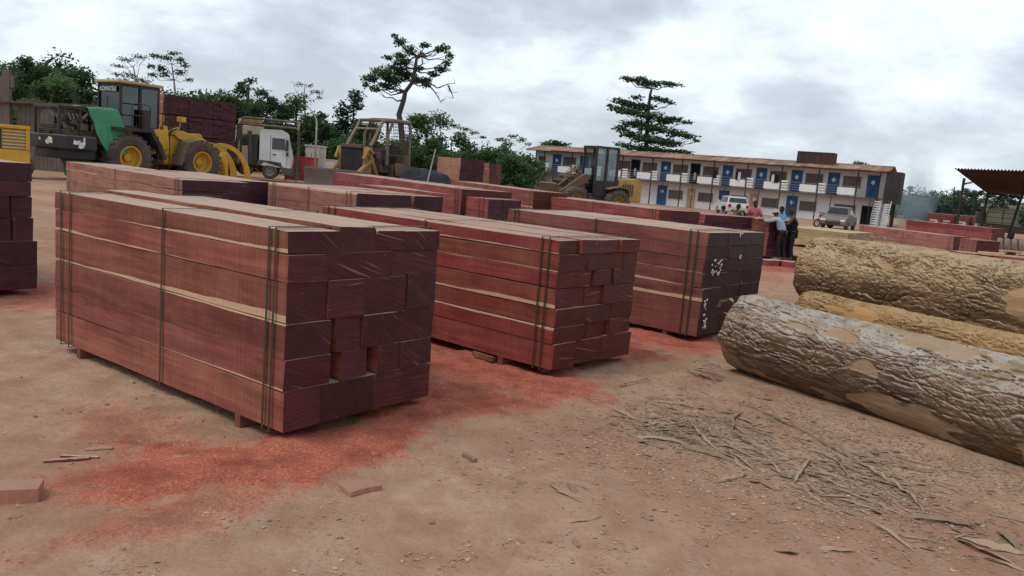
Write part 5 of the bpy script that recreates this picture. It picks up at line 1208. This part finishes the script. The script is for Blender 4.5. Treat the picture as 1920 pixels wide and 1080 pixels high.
lows = [(1015, None), (1232, BLUE), (1288, TANP), (1350, BLUE), (1408, TANP), (1480, BLUE)]
for px, m_ in lows:
    x, _ = bxf(px, 380)
    if m_: door(x, .05, m_, 1.98)
    window(x+.75, x+2.3, .85, 1.65)
x, _ = bxf(1563, 400); window(x-.2, x+1.7, .95, 1.65)
x, _ = bxf(1621, 415); mb = MB(); mb.bx(x-.55, x+.75, 1.12, 1.18, .02, 1.75); mb.build('dark_doorway', DARK, BU)  # black sheet on the wall, the shade of the opening painted in
posts = [1000, 1016, 1068, 1116, 1163, 1219, 1275, 1335, 1398, 1463, 1533, 1606, 1648]
for px in posts:
    x, _ = bxf(px, 350); mb = MB(); mb.bx(x-.05, x+.05, -.02, .08, 0, ze-.05); mb.prism([(-.02+.0, 0)], 0, 0) if False else None; mb.build('gallery_post', POST, BU)
    mb = MB(); mb.bx(x+1.3, x+1.37, 0, .07, 0, zf-.08); mb.build('gallery_post', POST, BU)
xa = 0; 
for z in (.28, .5, .72, .98):
    mb = MB(); mb.bx(0, LB-1.2, .0, .035, zf+z-.02, zf+z+.02); mb.build('gallery_rail', dirty('pale_rail', (.30, .28, .26)), BU)
# low white boards between some of the gallery posts
for i, px in enumerate(posts[:-1]):
    a, _ = bxf(px, 350); b_, _ = bxf(posts[i+1], 350)
    if b_-a < 2.6: continue
    mb = MB(); mb.bx(a+(b_-a)*.52, b_-.12, -.03, -.005, zf+.16, zf+.84); mb.build('gallery_panel', WALL, BU)
    mb = MB(); [mb.bx(a+.06, a+(b_-a)*.2, -.03, -.005, zf+z, zf+z+.16) for z in (.14, .40, .66, .92)]; mb.build('gallery_boards', WALL, BU)
for px, c_ in ((1377, DARK), (1380, WHT), (1448, DARK), (1452, DARK), (1445, WHT), (1335, DARK)):
    x, _ = bxf(px, 350); mb = MB().grid(lambda u, v: (x+.35*u, -.09+.03*math.sin(u*9), zf+1.55-.75*v), 8, 4); mb.build('hanging_washing', c_, BU, solid=.01)
# corrugated end screen and stairs
mb = MB(); n = 60
SCR = dirty('grey_corrugated_screen', (.10, .085, .078), (.045, .04, .036), .7, .7, .8)
x0s = LB+.25
mb.grid(lambda u, v: (x0s+1.25*u, -.5+.5*u+.05*math.sin(u*60), 2.1+2.95*v), 90, 2); mb.build('end_screen', SCR, BU, solid=.01)
mb = MB().grid(lambda u, v: (x0s+1.25+.05*math.sin(u*80), .0+u*2.6, 2.1+2.95*v), 120, 2); mb.build('end_screen', SCR, BU, solid=.01)
for xs_ in (LB-.42, LB+.42):
    mb = MB()
    for e_ in (xs_, xs_+.58): mb.prism([(-2.0, 0), (-1.8, 0), (.0, 2.45), (-.2, 2.45)], e_-.03, e_, axis='x')
    for i in range(11): f_ = (i+.5)/11; mb.bx(xs_+.001, xs_+.549, -1.95+1.8*f_, -1.72+1.8*f_, 2.4*f_-.03, 2.4*f_); mb.bx(xs_+.001, xs_+.549, -1.95+1.8*f_, -1.93+1.8*f_, 2.4*f_-.14, 2.4*f_-.031)
    mb.build('stair', WHT, BU)
    mb = MB(); mb.tube([(xs_, -1.9, 0), (xs_, -1.9, .9), (xs_, -.1, 3.35), (xs_, -.1, 2.4)], .03, 6); mb.tube([(xs_, -1.9, .5), (xs_, -.1, 2.9)], .02, 6); mb.build('stair_rail', POST, BU)
MB().bx(LB+1.0, LB+1.25, 1.0, 1.1, 0, 2.1).build('screen_post', POST, BU)
# box on the roof
xr, _ = bxf(1520, 310); p = BA+ub*xr-nb*2.6
mb = MB(); mb.box((0, 0, .75), (3.5, 1.6, 1.05)); mb.bx(-1.75, 1.75, -.83, .83, 1.275, 1.34); mb.bx(-1.3, -1.2, -.4, .4, 0, .3); mb.bx(1.2, 1.3, -.4, .4, 0, .3)
for i in range(7): mb.bx(-1.7+i*.55, -1.64+i*.55, -.83, -.80, .23, 1.27)
o = mb.build('roof_tank', dirty('dark_brown_tank', (.055, .032, .027), (.10, .06, .045), .8, .5, 1), None, .01); o.location = (p.x, p.y, ze+.22); o.rotation_euler = (0, 0, RB); tag(o, 'dark brown rectangular tank standing on the roof of the long building', 'tank')

# ------------------------------------------------------------------ open shed at the right
q = PD(1800, 400, 62); SH = thing('open_shed', 'open-sided shed with a dark red-brown corrugated roof on braced posts at the right edge', 'shed', (q.x, q.y, 0), 0, 1)
def loc_(px, py, d_): return PD(px, py, d_)-Vector((q.x, q.y, 0))
rm = dirty('dark_red_roof_sheet', (.075, .030, .026), (.035, .02, .02), .8, .5, .6)
a = loc_(1790, 316, 56); b_ = loc_(1990, 322, 50); c_ = loc_(1850, 362, 72); d_ = loc_(2010, 372, 66)
a, b_, c_, d_ = [Vector(v) for v in (a, b_, c_, d_)]
def rf_(u, v):
    p = (a*(1-u)+b_*u)*(1-v)+(c_*(1-u)+d_*u)*v; return (p.x, p.y, p.z+.05*math.sin(u*190))
MB().grid(rf_, 260, 8).build('roof', rm, SH, solid=.03, smooth=True)
for px, py, dd_, tx, ty in ((1797, 402, 62, 1808, 334), (1842, 415, 66, 1852, 362), (1893, 420, 60, 1925, 340)):
    f0, f1_ = loc_(px, py, dd_), loc_(tx, ty, dd_); f0.z = 0; mb = MB(); mb.tube([f0, f1_], .11, 6); mb.build('post', POST, SH)
for s in (((1800, 392, 62), (1842, 358, 64)), ((1857, 390, 66), (1880, 366, 68)), ((1850, 362, 68), (1925, 372, 66)), ((1808, 345, 62), (1822, 342, 66))):
    mb = MB(); mb.tube([loc_(*s[0]), loc_(*s[1])], .07, 6); mb.build('brace', POST, SH)
# cable
A_ = PD(1688, 352, 76); Bc = PD(1790, 352, 62); pts = [A_.lerp(Bc, i/14) for i in range(15)]
for i, p in enumerate(pts): p.z -= .75*math.sin(math.pi*i/14)
mb = MB().tube([p-A_ for p in pts], .022, 5); o = mb.build('power_cable', BLK, None); o.location = A_; tag(o, 'thin sagging cable strung from the end of the building to the open shed', 'cable')
# containers
CONT = dirty('container_paint', (.19, .055, .040), (.10, .045, .035), .7, .5, .6)
def container(label, x0, x1, pyt, d_, h_, doors=2, rz=rad(-26)):
    p0, p1 = PD(x0, pyt, d_), PD(x1, pyt, d_); W_ = (p1.x-p0.x)*.90
    r_ = thing('shipping_container', label, 'container', (p0.x, d_, 0), rz, 1, None); zt = (p0.z+p1.z)/2
    mb = MB(); mb.bx(0, W_, 0, 6, .1, zt); mb.build('body', CONT, r_, .02)
    for i in range(doors):
        a_, b2 = i*W_/doors+.08, (i+1)*W_/doors-.08; mb = MB(); mb.bx(a_, b2, -.05, -.003, .25, zt-.15); dr = mb.build('door', CONT, r_, .01)
        mb = MB()
        for s in (.25, .42, .6, .78): mb.tube([(a_+(b2-a_)*s, -.09, .3), (a_+(b2-a_)*s, -.09, zt-.2)], .025, 6)
        mb.build('lock_rod', dirty('dull_rod', (.24, .12, .1)), dr)
        mb = MB(); mb.bx(a_+.15, a_+.75, -.06, -.052, zt-.75, zt-.60); mb.bx(a_+.15, a_+.55, -.06, -.052, zt-.95, zt-.85)
        if i == 0: mb.lathe([(0, 0), (.16, 0), (.16, -.01), (0, -.01)], (b2-.3, -.06, zt-.8), 'y', 14)
        mb.build('marking', WHITE_M, dr)
container('dark red shipping container with double doors and small white markings behind the red beams', 1740, 1791, 401, 82, 2.6)
container('second red-brown container right of the one with the white dot, next to the pale truck', 1794, 1818, 404, 80, 2.6, 1)
container('narrow brown container at the end of the row beside the pale truck', 1824, 1841, 406, 80, 2.6, 1)
# pale truck seen from behind
q = PD(1875, 420, 66); PT = thing('loading_truck', 'pale greenish truck with two white boxes on its roof parked under the open shed', 'truck', (q.x, q.y, 0), rad(-25), 1)
W_ = 1.28; mb = MB(); mb.bx(-1.05, 1.25, 0, 3.5, 1.2, 2.35); mb.bx(-1.0, 1.2, .1, 3.4, 2.35, 2.5); mb.build('body', dirty('pale_olive_paint', (.50, .50, .38), (.2, .18, .12), .7, .5), PT, .05)
mb = MB(); [mb.bx(-1.1, 1.3, -.03, -.003, z, z+.05) for z in (1.3, 1.7, 2.1)]; [mb.bx(x, x+.06, -.035, -.004, 1.2, 2.35) for x in (-1.05, .1, 1.2)]; mb.build('trim', dirty('olive_trim', (.16, .15, .09)), PT)
for x in (-1.2, .85): MB().bx(x-.3, x+.4, 0, .7, 2.52, 2.8).build('roof_box', WHT, PT, .02)
mb = MB(); mb.bx(-1.75, -1.1, .2, 1.5, 1.1, 2.1); mb.build('side_cabinet', GRM, PT, .02); mb = MB(); mb.bx(-1.3, 1.9, .1, 4, .55, 1.15); mb.tube([(1.4, 0, 1.0), (2.2, -.2, 1.6)], .09); mb.build('chassis', dirty('olive_brown_steel', (.16, .12, .07), (.08, .06, .045)), PT, .03)
for x in (-.9, 1.0): 
    w_o = wheel(PT, x, .5, .5, .5, .3, GRY, 0, .5, side=-1); w_o.rotation_euler = (0, 0, math.pi/2)
# coils of strapping
q = P(1869, 473, .35)
COIL = dirty('coil_grey_brown', (.24, .175, .15), (.10, .07, .06), .8, .6, 3)
dc = 42.; 
for k in range(5):
    p = PD(1873+k*13.5, 458+k*1.2, dc); R = .38; mb = MB(); prof = [(R*.45, -.11), (R*.86, -.12)]+[(R*(1-.10*abs(i-5)/5-(0 if i % 2 else .02)), -.11+.22*i/10) for i in range(11)]+[(R*.86, .12), (R*.45, .11), (R*.45, -.11)]
    mb.lathe(prof, (0, 0, 0), 'x', 22); o = mb.build('strapping_coil', COIL, None); o.location = (p.x, dc, max(.40, p.z-.02)); o.rotation_euler = (0, 0, rad(-25))
    tag(o, 'brown coil of steel strapping standing in the row at the right edge', 'coil', 'row of strapping coils')
mb = MB(); mb.box((0, 0, .2), (3.6, .9, .08)); [mb.box((x, 0, .08), (.1, .9, .16)) for x in (-1.6, 0, 1.6)]; o = mb.build('pallet', SIDE['pale'], None, .005); p = PD(1900, 462, dc); o.location = (p.x, dc, -.16+.02); o.location.z = 0; tag(o, 'low wooden pallet carrying the row of strapping coils', 'pallet')
mb = MB(); mb.box((0, 0, .06), (.8, .5, .12)); o = mb.build('timber_block', SIDE['pale'], None, .01); p = topcorner(1858, 474, .5); o.location = (p.x, p.y, .40); tag(o, 'short pale block lying on the dark red beams below the coils', 'timber block')
mb = MB(); mb.tube([(0, 0, 0), (0, 0, 1.25), (.12, 0, 1.4)], .03, 6); mb.bx(-.25, .1, -.1, .1, .1, .5); o = mb.build('hand_winch', RED, None); p = PD(1850, 450, 43); o.location = (p.x, p.y, 0); tag(o, 'small red strapping machine on a post left of the coils', 'machine')

# ------------------------------------------------------------------ cars
CARGL = plain('car_glass', (.012, .015, .017), .08, spec=.6)
def car(label, px, py, d_, rz, paint, sc_=1.0, kind='estate', dirty_=False):
    q = PD(px, py, d_); r_ = thing('parked_car', label, 'car', (q.x, q.y, 0), rz, sc_)
    lower = [(-2.15, .35), (-2.2, .75), (-2.1, .95), (-1.0, 1.0), (1.05, .98), (1.95, .88), (2.2, .70), (2.2, .38), (1.75, .30), (-1.75, .30)]
    mb = MB(); mb.prism(lower, -.86, .86); mb.build('body', paint, r_, .06)
    top = [(-1.9, .95), (-1.6, 1.42), (-1.3, 1.50), (.15, 1.48), (.9, 1.0)] if kind == 'estate' else [(-1.2, .97), (-1.05, 1.55), (-.8, 1.62), (.25, 1.60), (1.0, 1.0)]
    mb = MB(); n = len(top); vs = [(a_, -.80+.16*(b2-.95)/.6, b2) for a_, b2 in top]+[(a_, .80-.16*(b2-.95)/.6, b2) for a_, b2 in top]
    mb.add(vs, [tuple(range(n)), tuple(range(n, 2*n))[::-1]]+[((i+1) % n, i, i+n, (i+1) % n+n) for i in range(n)]); cb = mb.build('cabin', paint, r_, .04)
    for s in (-1, 1):
        y = s*(.80-.09)+s*.018; sw = MB()
        xa, xb = top[1][0]+.12, top[3][0]-.05
        sw.add([(xa-.15, s*.805, 1.03), (xb+.45, s*.805, 1.03), (xb-.02, s*.69, 1.40), (xa+.08, s*.69, 1.40)], [(0, 1, 2, 3)]); sw.build('side_window', CARGL, cb, smooth=2)
    a0, a1 = top[0], top[1]; f0, f1_ = top[-1], top[-2]
    for (p0, p1, nm, off) in ((a0, a1, 'rear_window', -.02), (f0, f1_, 'windscreen', .02)):
        m_ = MB(); pa = (p0[0]*.85+p1[0]*.15, p0[1]*.85+p1[1]*.15); pb = (p0[0]*.12+p1[0]*.88, p0[1]*.12+p1[1]*.88)
        m_.add([(pa[0]+off, -.70, pa[1]+.015), (pa[0]+off, .70, pa[1]+.015), (pb[0]+off, .60, pb[1]+.015), (pb[0]+off, -.60, pb[1]+.015)], [(0, 1, 2, 3)]); m_.build(nm, CARGL, cb, smooth=2)
    for x in (-1.35, 1.35):
        for s in (-1, 1): wheel(r_, x, s*.78, .33, .33, .22, GRY, 0, .6, side=s)
    for s in (-1, 1):
        MB().bx(2.16, 2.215, s*.65-.16, s*.65+.16, .62, .76).build('headlight', plain('lamp_glass', (.7, .72, .7), .2), r_)
        MB().bx(-2.215, -2.15, s*.68-.12, s*.68+.12, .66, .9).build('tail_light', plain('red_lens', (.35, .02, .02), .3), r_)
        MB().box((.75, s*.95, 1.05), (.12, .2, .14)).build('mirror', paint, r_, .02)
    mb = MB(); mb.bx(2.17, 2.23, -.5, .5, .42, .58); mb.bx(-2.23, -2.17, -.5, .5, .38, .5); mb.build('number_plate_recess', BLK, r_)
    return r_
car('white hatchback parked behind the group of people near a blue door', 1372, 392, 71, rad(88), WHT, 1.12)
car('dusty silver-grey saloon with scraped bumper parked before the dark doorway', 1572, 420, 58, rad(238), dirty('dusty_silver_paint', (.20, .195, .185), (.07, .06, .055), .5, .8, 2.2), 1.0, 'saloon')
# motorcycle beside the saloon
q = PD(1552, 421, 59); mc = thing('motorcycle', 'small dark motorcycle standing left of the grey saloon', 'motorcycle', (q.x-.3, q.y, 0), rad(200), 1)
for x in (-.6, .62):
    mb = MB(); mb.lathe([(.22, -.05), (.30, -.05), (.31, 0), (.30, .05), (.22, .05), (.22, -.05)], (x, 0, .31), 'y', 20); mb.build('wheel', RUB, mc)
mb = MB(); mb.tube([(.62, 0, .31), (.42, 0, .95), (.36, 0, 1.08)], .03, 6); mb.tube([(.42, 0, .8), (-.1, 0, .7), (-.6, 0, .31)], .03, 6); mb.tube([(.36, -.3, 1.1), (.36, .3, 1.1)], .02, 6); mb.bx(-.15, .18, -.1, .1, .3, .6); mb.build('frame', BLK, mc); mb = MB(); mb.box((.15, 0, .85), (.4, .22, .2)); mb.build('tank', RED, mc, .05); mb = MB(); mb.box((-.3, 0, .85), (.55, .24, .1)); mb.build('seat', BLK, mc, .03)

# smoke
q = PD(1712, 400, 84)
mb = MB(); n_ = 20
mb.lathe([(.01, 0), (1.6, 0.2), (2.2, 2), (2.6, 4), (3.0, 6), (2.6, 8), (.01, 9)], (0, 0, 0), 'z', n_)
g = G('wood_smoke'); oo = g.coord(); x, y, z = g.sep(oo)
pv = g.n('ShaderNodeVolumePrincipled'); pv.inputs['Color'].default_value = (.62, .80, .86, 1)
cx = g.math('ADD', x, g.math('MULTIPLY', g.math('SUBTRACT', g.noise(g.mapping(oo, (.0, .0, .35)), 1, 2), .5), 2.0))
rr_ = g.math('SQRT', g.math('ADD', g.math('MULTIPLY', cx, cx), g.math('MULTIPLY', y, y)))
fall = g.ramp(g.math('DIVIDE', rr_, 2.6), [(.0, 1), (1, 0)]); up_ = g.ramp(g.math('DIVIDE', z, 9.0), [(.0, .9), (.3, .7), (.95, 0)])
dn = g.math('MULTIPLY', g.math('MULTIPLY', fall, up_), g.ramp(g.noise(g.mapping(oo, (1, 1, .5)), .9, 4, .6), [(.3, .25), (.65, 1)]))
g.link(g.math('MULTIPLY', dn, .95), pv.inputs['Density']); g.link(pv.outputs[0], g.out.inputs['Volume'])
o = mb.build('smoke_plume', g.m, None); o.location = (q.x, q.y, 0); tag(o, 'thin blue-grey smoke drifting up beside the right end of the building', 'smoke', kind='stuff')

# ------------------------------------------------------------------ people
SKIN = plain('dark_brown_skin', (.065, .034, .022), .55); SKIN2 = plain('brown_skin', (.11, .06, .04), .55)
def skin_obj(name, verts, edges, radii, mat, parent, root=0, sub=2):
    me = bpy.data.meshes.new(name); me.from_pydata([tuple(v) for v in verts], edges, []); me.materials.append(mat)
    o = bpy.data.objects.new(name, me); COL.objects.link(o); o.parent = parent
    sm = o.modifiers.new('skin', 'SKIN'); sm.use_smooth_shade = True
    if not me.skin_vertices: me.attributes  # layer is created with the modifier below
    lay = me.skin_vertices[0] if len(me.skin_vertices) else None
    if lay is None:
        import bmesh
        b = bmesh.new(); b.from_mesh(me); L_ = b.verts.layers.skin.verify(); b.verts.ensure_lookup_table()
        for i, v in enumerate(b.verts):
            r = radii[i]; v[L_].radius = (r, r) if not isinstance(r, tuple) else r; v[L_].use_root = (i == root)
        b.to_mesh(me); b.free()
    else:
        for i, r in enumerate(radii): lay.data[i].radius = (r, r) if not isinstance(r, tuple) else r
    ss = o.modifiers.new('sub', 'SUBSURF'); ss.levels = sub; ss.render_levels = sub; return o
def person(label, loc, rz, pose, shirt, trousers, hair=None, skin=SKIN, H=1.72, group=None, cap=None, shoes=None, seated=False, sleeves='long'):
    """pose: joints as a dict; x forward, y left, z up, for a 1.72 m figure"""
    r_ = thing('person', label, 'person', loc, rz, H/1.72, group)
    J = dict(pelvis=(0, 0, .95), waist=(0, 0, 1.08), chest=(0, 0, 1.28), neck=(0, 0, 1.45), nb=(.01, 0, 1.50), head=(.02, 0, 1.56),
             hl=(0, .10, .90), hr=(0, -.10, .90), kl=(.03, .11, .49), kr=(.03, -.11, .49), al=(0, .11, .08), ar=(0, -.11, .08), tl=(.15, .13, .03), tr=(.15, -.13, .03),
             sl=(0, .18, 1.41), sr=(0, -.18, 1.41), el=(0, .24, 1.12), er=(0, -.24, 1.12), wl=(.06, .25, .87), wr=(.06, -.25, .87), ml=(.08, .25, .80), mr=(.08, -.25, .80))
    J.update(pose); J = {k: Vector(v) for k, v in J.items()}
    names = ['pelvis', 'waist', 'chest', 'neck', 'nb', 'head', 'hl', 'kl', 'al', 'tl', 'hr', 'kr', 'ar', 'tr', 'sl', 'el', 'wl', 'ml', 'sr', 'er', 'wr', 'mr']
    R = dict(pelvis=.125, waist=.115, chest=.14, neck=.06, nb=.052, head=.06, hl=.09, hr=.09, kl=.058, kr=.058, al=.038, ar=.038, tl=.03, tr=.03, sl=.06, sr=.06, el=.042, er=.042, wl=.028, wr=.028, ml=.034, mr=.034)
    ed = [('pelvis', 'waist'), ('waist', 'chest'), ('chest', 'neck'), ('neck', 'nb'), ('nb', 'head'), ('pelvis', 'hl'), ('hl', 'kl'), ('kl', 'al'), ('al', 'tl'), ('pelvis', 'hr'), ('hr', 'kr'), ('kr', 'ar'), ('ar', 'tr'),
          ('chest', 'sl'), ('sl', 'el'), ('el', 'wl'), ('wl', 'ml'), ('chest', 'sr'), ('sr', 'er'), ('er', 'wr'), ('wr', 'mr')]
    vs = [J[n] for n in names]; ra = [R[n] for n in names]; es = [(names.index(a_), names.index(b2)) for a_, b2 in ed]
    for s, m_, w_n, e_n in ((1, 'ml', 'wl', 'el'), (-1, 'mr', 'wr', 'er')):      # four fingers and a thumb on each palm
        dv = (J[m_]-J[w_n]).normalized(); sv = dv.cross(Vector((0, s, 0)) if abs(dv.y) < .9 else Vector((0, 0, 1))).normalized(); nv_ = dv.cross(sv)
        mi = names.index(m_)
        for k in range(5):
            off = sv*((k-1.5)*.019) if k < 4 else sv*-.045; ln = (.060, .072, .068, .052, .045)[k]; st_ = J[m_]+off+dv*(.02 if k < 4 else -.015)
            i0 = len(vs); vs += [st_, st_+dv*ln*.55+nv_*.004, st_+dv*ln*.95-nv_*.018*s]; ra += [.010, .009, .007]; es += [(mi, i0), (i0, i0+1), (i0+1, i0+2)]
    body = skin_obj('body', vs, es, ra, skin, r_)
    # head: ellipsoid with brow, nose, jaw, ears
    hd = MB(); n1_, n2_ = 18, 24; c = J['head']+Vector((.01, 0, .055)); nd = (J['head']-J['neck']).normalized()
    face = Vector(pose.get('face', (1, 0, 0))).normalized(); lt = Vector((0, 0, 1)).cross(face).normalized(); upv = face.cross(lt).normalized()
    pv_ = []
    for i in range(n1_+1):
        ph = math.pi*i/n1_
        for j in range(n2_):
            th = 2*math.pi*j/n2_; dx, dy, dz = math.sin(ph)*math.cos(th), math.sin(ph)*math.sin(th), math.cos(ph)
            rx, ry, rz2 = .098, .076, .118
            if dz < 0: rx *= 1+.10*dz; ry *= 1+.30*dz
            x_, y_, z_ = dx*rx, dy*ry, dz*rz2
            if dx > .3:
                x_ += .020*math.exp(-((y_/.013)**2)-((z_+.018)/.022)**2)       # nose
                x_ += .006*math.exp(-((z_-.028)/.010)**2)                      # brow
                x_ -= .010*math.exp(-(((abs(y_)-.030)/.014)**2)-((z_-.008)/.010)**2)   # eye sockets
                x_ += .008*math.exp(-((y_/.024)**2)-((z_+.055)/.008)**2)-.004*math.exp(-((y_/.024)**2)-((z_+.060)/.003)**2)   # lips
                x_ += .006*math.exp(-((y_/.02)**2)-((z_+.095)/.014)**2)
            y_ += math.copysign(.018, y_)*math.exp(-((x_-.0)/.014)**2-((z_+.0)/.026)**2) if abs(dy) > .8 else 0
            p = c+face*x_+lt*y_+upv*z_; pv_.append(p)
    hd.add(pv_, [(i*n2_+j, i*n2_+(j+1) % n2_, (i+1)*n2_+(j+1) % n2_, (i+1)*n2_+j) for i in range(n1_) for j in range(n2_)])
    hd.build('head', skin, r_, smooth=True)
    em = MB()
    for s in (-1, 1):
        p = c+face*.083+lt*s*.030+upv*.008; em.box(p, (.010, .018, .009))
    em.build('eyes', plain('eye_white', (.5, .48, .45), .3), r_)
    hm = MB(); hp = []
    for i in range(9):
        ph = (math.pi*.56)*i/8
        for j in range(n2_):
            th = 2*math.pi*j/n2_; k = ph*(1-.34*max(0, math.cos(th))) if cap is None else ph*.86
            dx, dy, dz = math.sin(k)*math.cos(th), math.sin(k)*math.sin(th), math.cos(k); t_ = 1.10+.05*mn.noise(Vector((dx, dy, dz))*6)
            hp.append(c+face*dx*.098*t_+lt*dy*.078*t_+upv*dz*.120*t_)
    hm.add(hp, [(i*n2_+j, i*n2_+(j+1) % n2_, (i+1)*n2_+(j+1) % n2_, (i+1)*n2_+j) for i in range(8) for j in range(n2_)])
    if cap is not None:
        b0 = c+face*.10+upv*.045; hm.add([b0-lt*.07, b0+lt*.07, b0+lt*.05+face*.09-upv*.01, b0-lt*.05+face*.09-upv*.01], [(0, 1, 2, 3)])
        hm.build('cap', cap, r_, smooth=True)
    else: hm.build('hair', hair or plain('black_hair', (.012, .010, .009), .9), r_, smooth=True)
    # clothes: looser shells around the same joints
    sh_n = ['pelvis', 'waist', 'chest', 'neck', 'sl', 'el', 'wl', 'sr', 'er', 'wr']
    sv_ = {n: J[n].copy() for n in sh_n}; sv_['neck'] = J['chest'].lerp(J['neck'], .75)
    sv_['wl'] = J['el'].lerp(J['wl'], .8 if sleeves == 'long' else .05); sv_['wr'] = J['er'].lerp(J['wr'], .8 if sleeves == 'long' else .05)
    se = [('pelvis', 'waist'), ('waist', 'chest'), ('chest', 'neck'), ('chest', 'sl'), ('sl', 'el'), ('el', 'wl'), ('chest', 'sr'), ('sr', 'er'), ('er', 'wr')]
    sr_ = dict(pelvis=.165, waist=.155, chest=.17, neck=.075, sl=.082, el=.066, wl=.052, sr=.082, er=.066, wr=.052)
    skin_obj('shirt', [sv_[n] for n in sh_n], [(sh_n.index(a_), sh_n.index(b2)) for a_, b2 in se], [sr_[n] for n in sh_n], shirt, r_, 1)
    tn = ['pelvis', 'hl', 'kl', 'al', 'hr', 'kr', 'ar']; te = [(0, 1), (1, 2), (2, 3), (0, 4), (4, 5), (5, 6)]
    tv = [J['pelvis']-Vector((0, 0, .02))]+[J[n].copy() for n in tn[1:]]; tv[3] = J['kl'].lerp(J['al'], .93); tv[6] = J['kr'].lerp(J['ar'], .93)
    skin_obj('trousers', tv, te, [.145, .11, .078, .062, .11, .078, .062], trousers, r_)
    for s in 'lr':
        a_, t2 = J['a'+s], J['t'+s]; dv = (t2-a_); dv.z = 0
        m_ = MB(); m_.tube([a_-dv.normalized()*.06+Vector((0, 0, -.02)), a_+Vector((0, 0, -.015)), t2+Vector((0, 0, .01)), t2+dv.normalized()*.05], [.045, .052, .045, .025], 10); m_.build('shoe', shoes or BLK, r_, smooth=True)
    return r_
CL = lambda n, c: dirty(n, c, tuple(x*.6 for x in c), .9, .5, 6, bump=.4)
BLUEC = CL('light_blue_cloth', (.36, .50, .58)); BLACKC = CL('black_cloth', (.014, .014, .016)); PINKC = CL('pinkish_red_cloth', (.42, .10, .12)); PURC = CL('purple_cloth', (.22, .06, .28)); GREYC = CL('grey_green_cloth', (.16, .17, .14)); NAVY = CL('navy_cloth', (.02, .025, .05))
p = P(1460, 489); dir_ = rad(150)
lean = dict(waist=(.04, 0, 1.10), chest=(.13, 0, 1.29), neck=(.22, 0, 1.45), nb=(.25, 0, 1.49), head=(.28, 0, 1.53), sl=(.16, .18, 1.40), sr=(.16, -.18, 1.40), el=(.42, .26, 1.30), er=(.42, -.24, 1.28), wl=(.64, .20, 1.30), wr=(.64, -.16, 1.29), ml=(.71, .19, 1.31), mr=(.71, -.15, 1.30), face=(1, 0, -.25),
            kl=(.06, .12, .50), kr=(-.03, -.11, .49), ar=(-.10, -.11, .08), tr=(.05, -.13, .03))
person('man in a pale cap and light blue shirt leaning on the crimson bundle', (p.x, p.y, 0), dir_, lean, BLUEC, BLACKC, H=1.66, cap=CL('pale_pink_cap', (.62, .45, .42)), skin=SKIN)
p = P(1482, 490)
p2_ = dict(waist=(.02, 0, 1.09), chest=(.05, 0, 1.29), neck=(.08, 0, 1.46), nb=(.10, 0, 1.50), head=(.12, 0, 1.55), sl=(.05, .18, 1.41), sr=(.05, -.18, 1.41), el=(.20, .27, 1.15), er=(-.12, -.38, 1.18), wl=(.42, .22, 1.22), wr=(.02, -.22, 1.02), ml=(.50, .21, 1.25), mr=(.06, -.17, 1.00), face=(1, .2, -.2))
person('person all in black, one hand on the hip, standing right of the light blue shirt', (p.x, p.y+.1, 0), rad(165), p2_, BLACKC, BLACKC, H=1.72, hair=plain('brown_hair', (.05, .028, .018), .9))
sit = dict()
def behind(px, py, d_, label, shirt, rz, H=1.7, hair=None, cap=None, pose=None):
    q = PD(px, py, d_); base = dict(el=(.12, .27, 1.16), er=(.12, -.27, 1.16), wl=(.34, .14, 1.20), wr=(.34, -.14, 1.20), ml=(.42, .12, 1.22), mr=(.42, -.12, 1.22)); base.update(pose or {})
    return person(label, (q.x, q.y, q.z-H), rz, base, shirt, NAVY, H=H, hair=hair, cap=cap, sleeves='short')
behind(1417, 377, 30, 'person in a pinkish red shirt facing the camera behind the crimson bundle', PINKC, rad(262), 1.62)
behind(1384, 383, 29.5, 'person in grey with dark hair bending over behind the bundle, left of the red shirt', GREYC, rad(20), 1.52, pose=dict(face=(1, 0, -.4)))
behind(1356, 386, 32, 'person in a purple top left of the group, in front of the white car', PURC, rad(330), 1.50)
behind(1468, 388, 28.2, 'person in a bright blue top mostly hidden behind the man in the pale cap', CL('bright_blue_cloth', (.08, .28, .55)), rad(200), 1.62)
behind(957, 340, 47, 'dark figure crouching in front of the bushes left of the building', BLACKC, rad(250), 1.45)
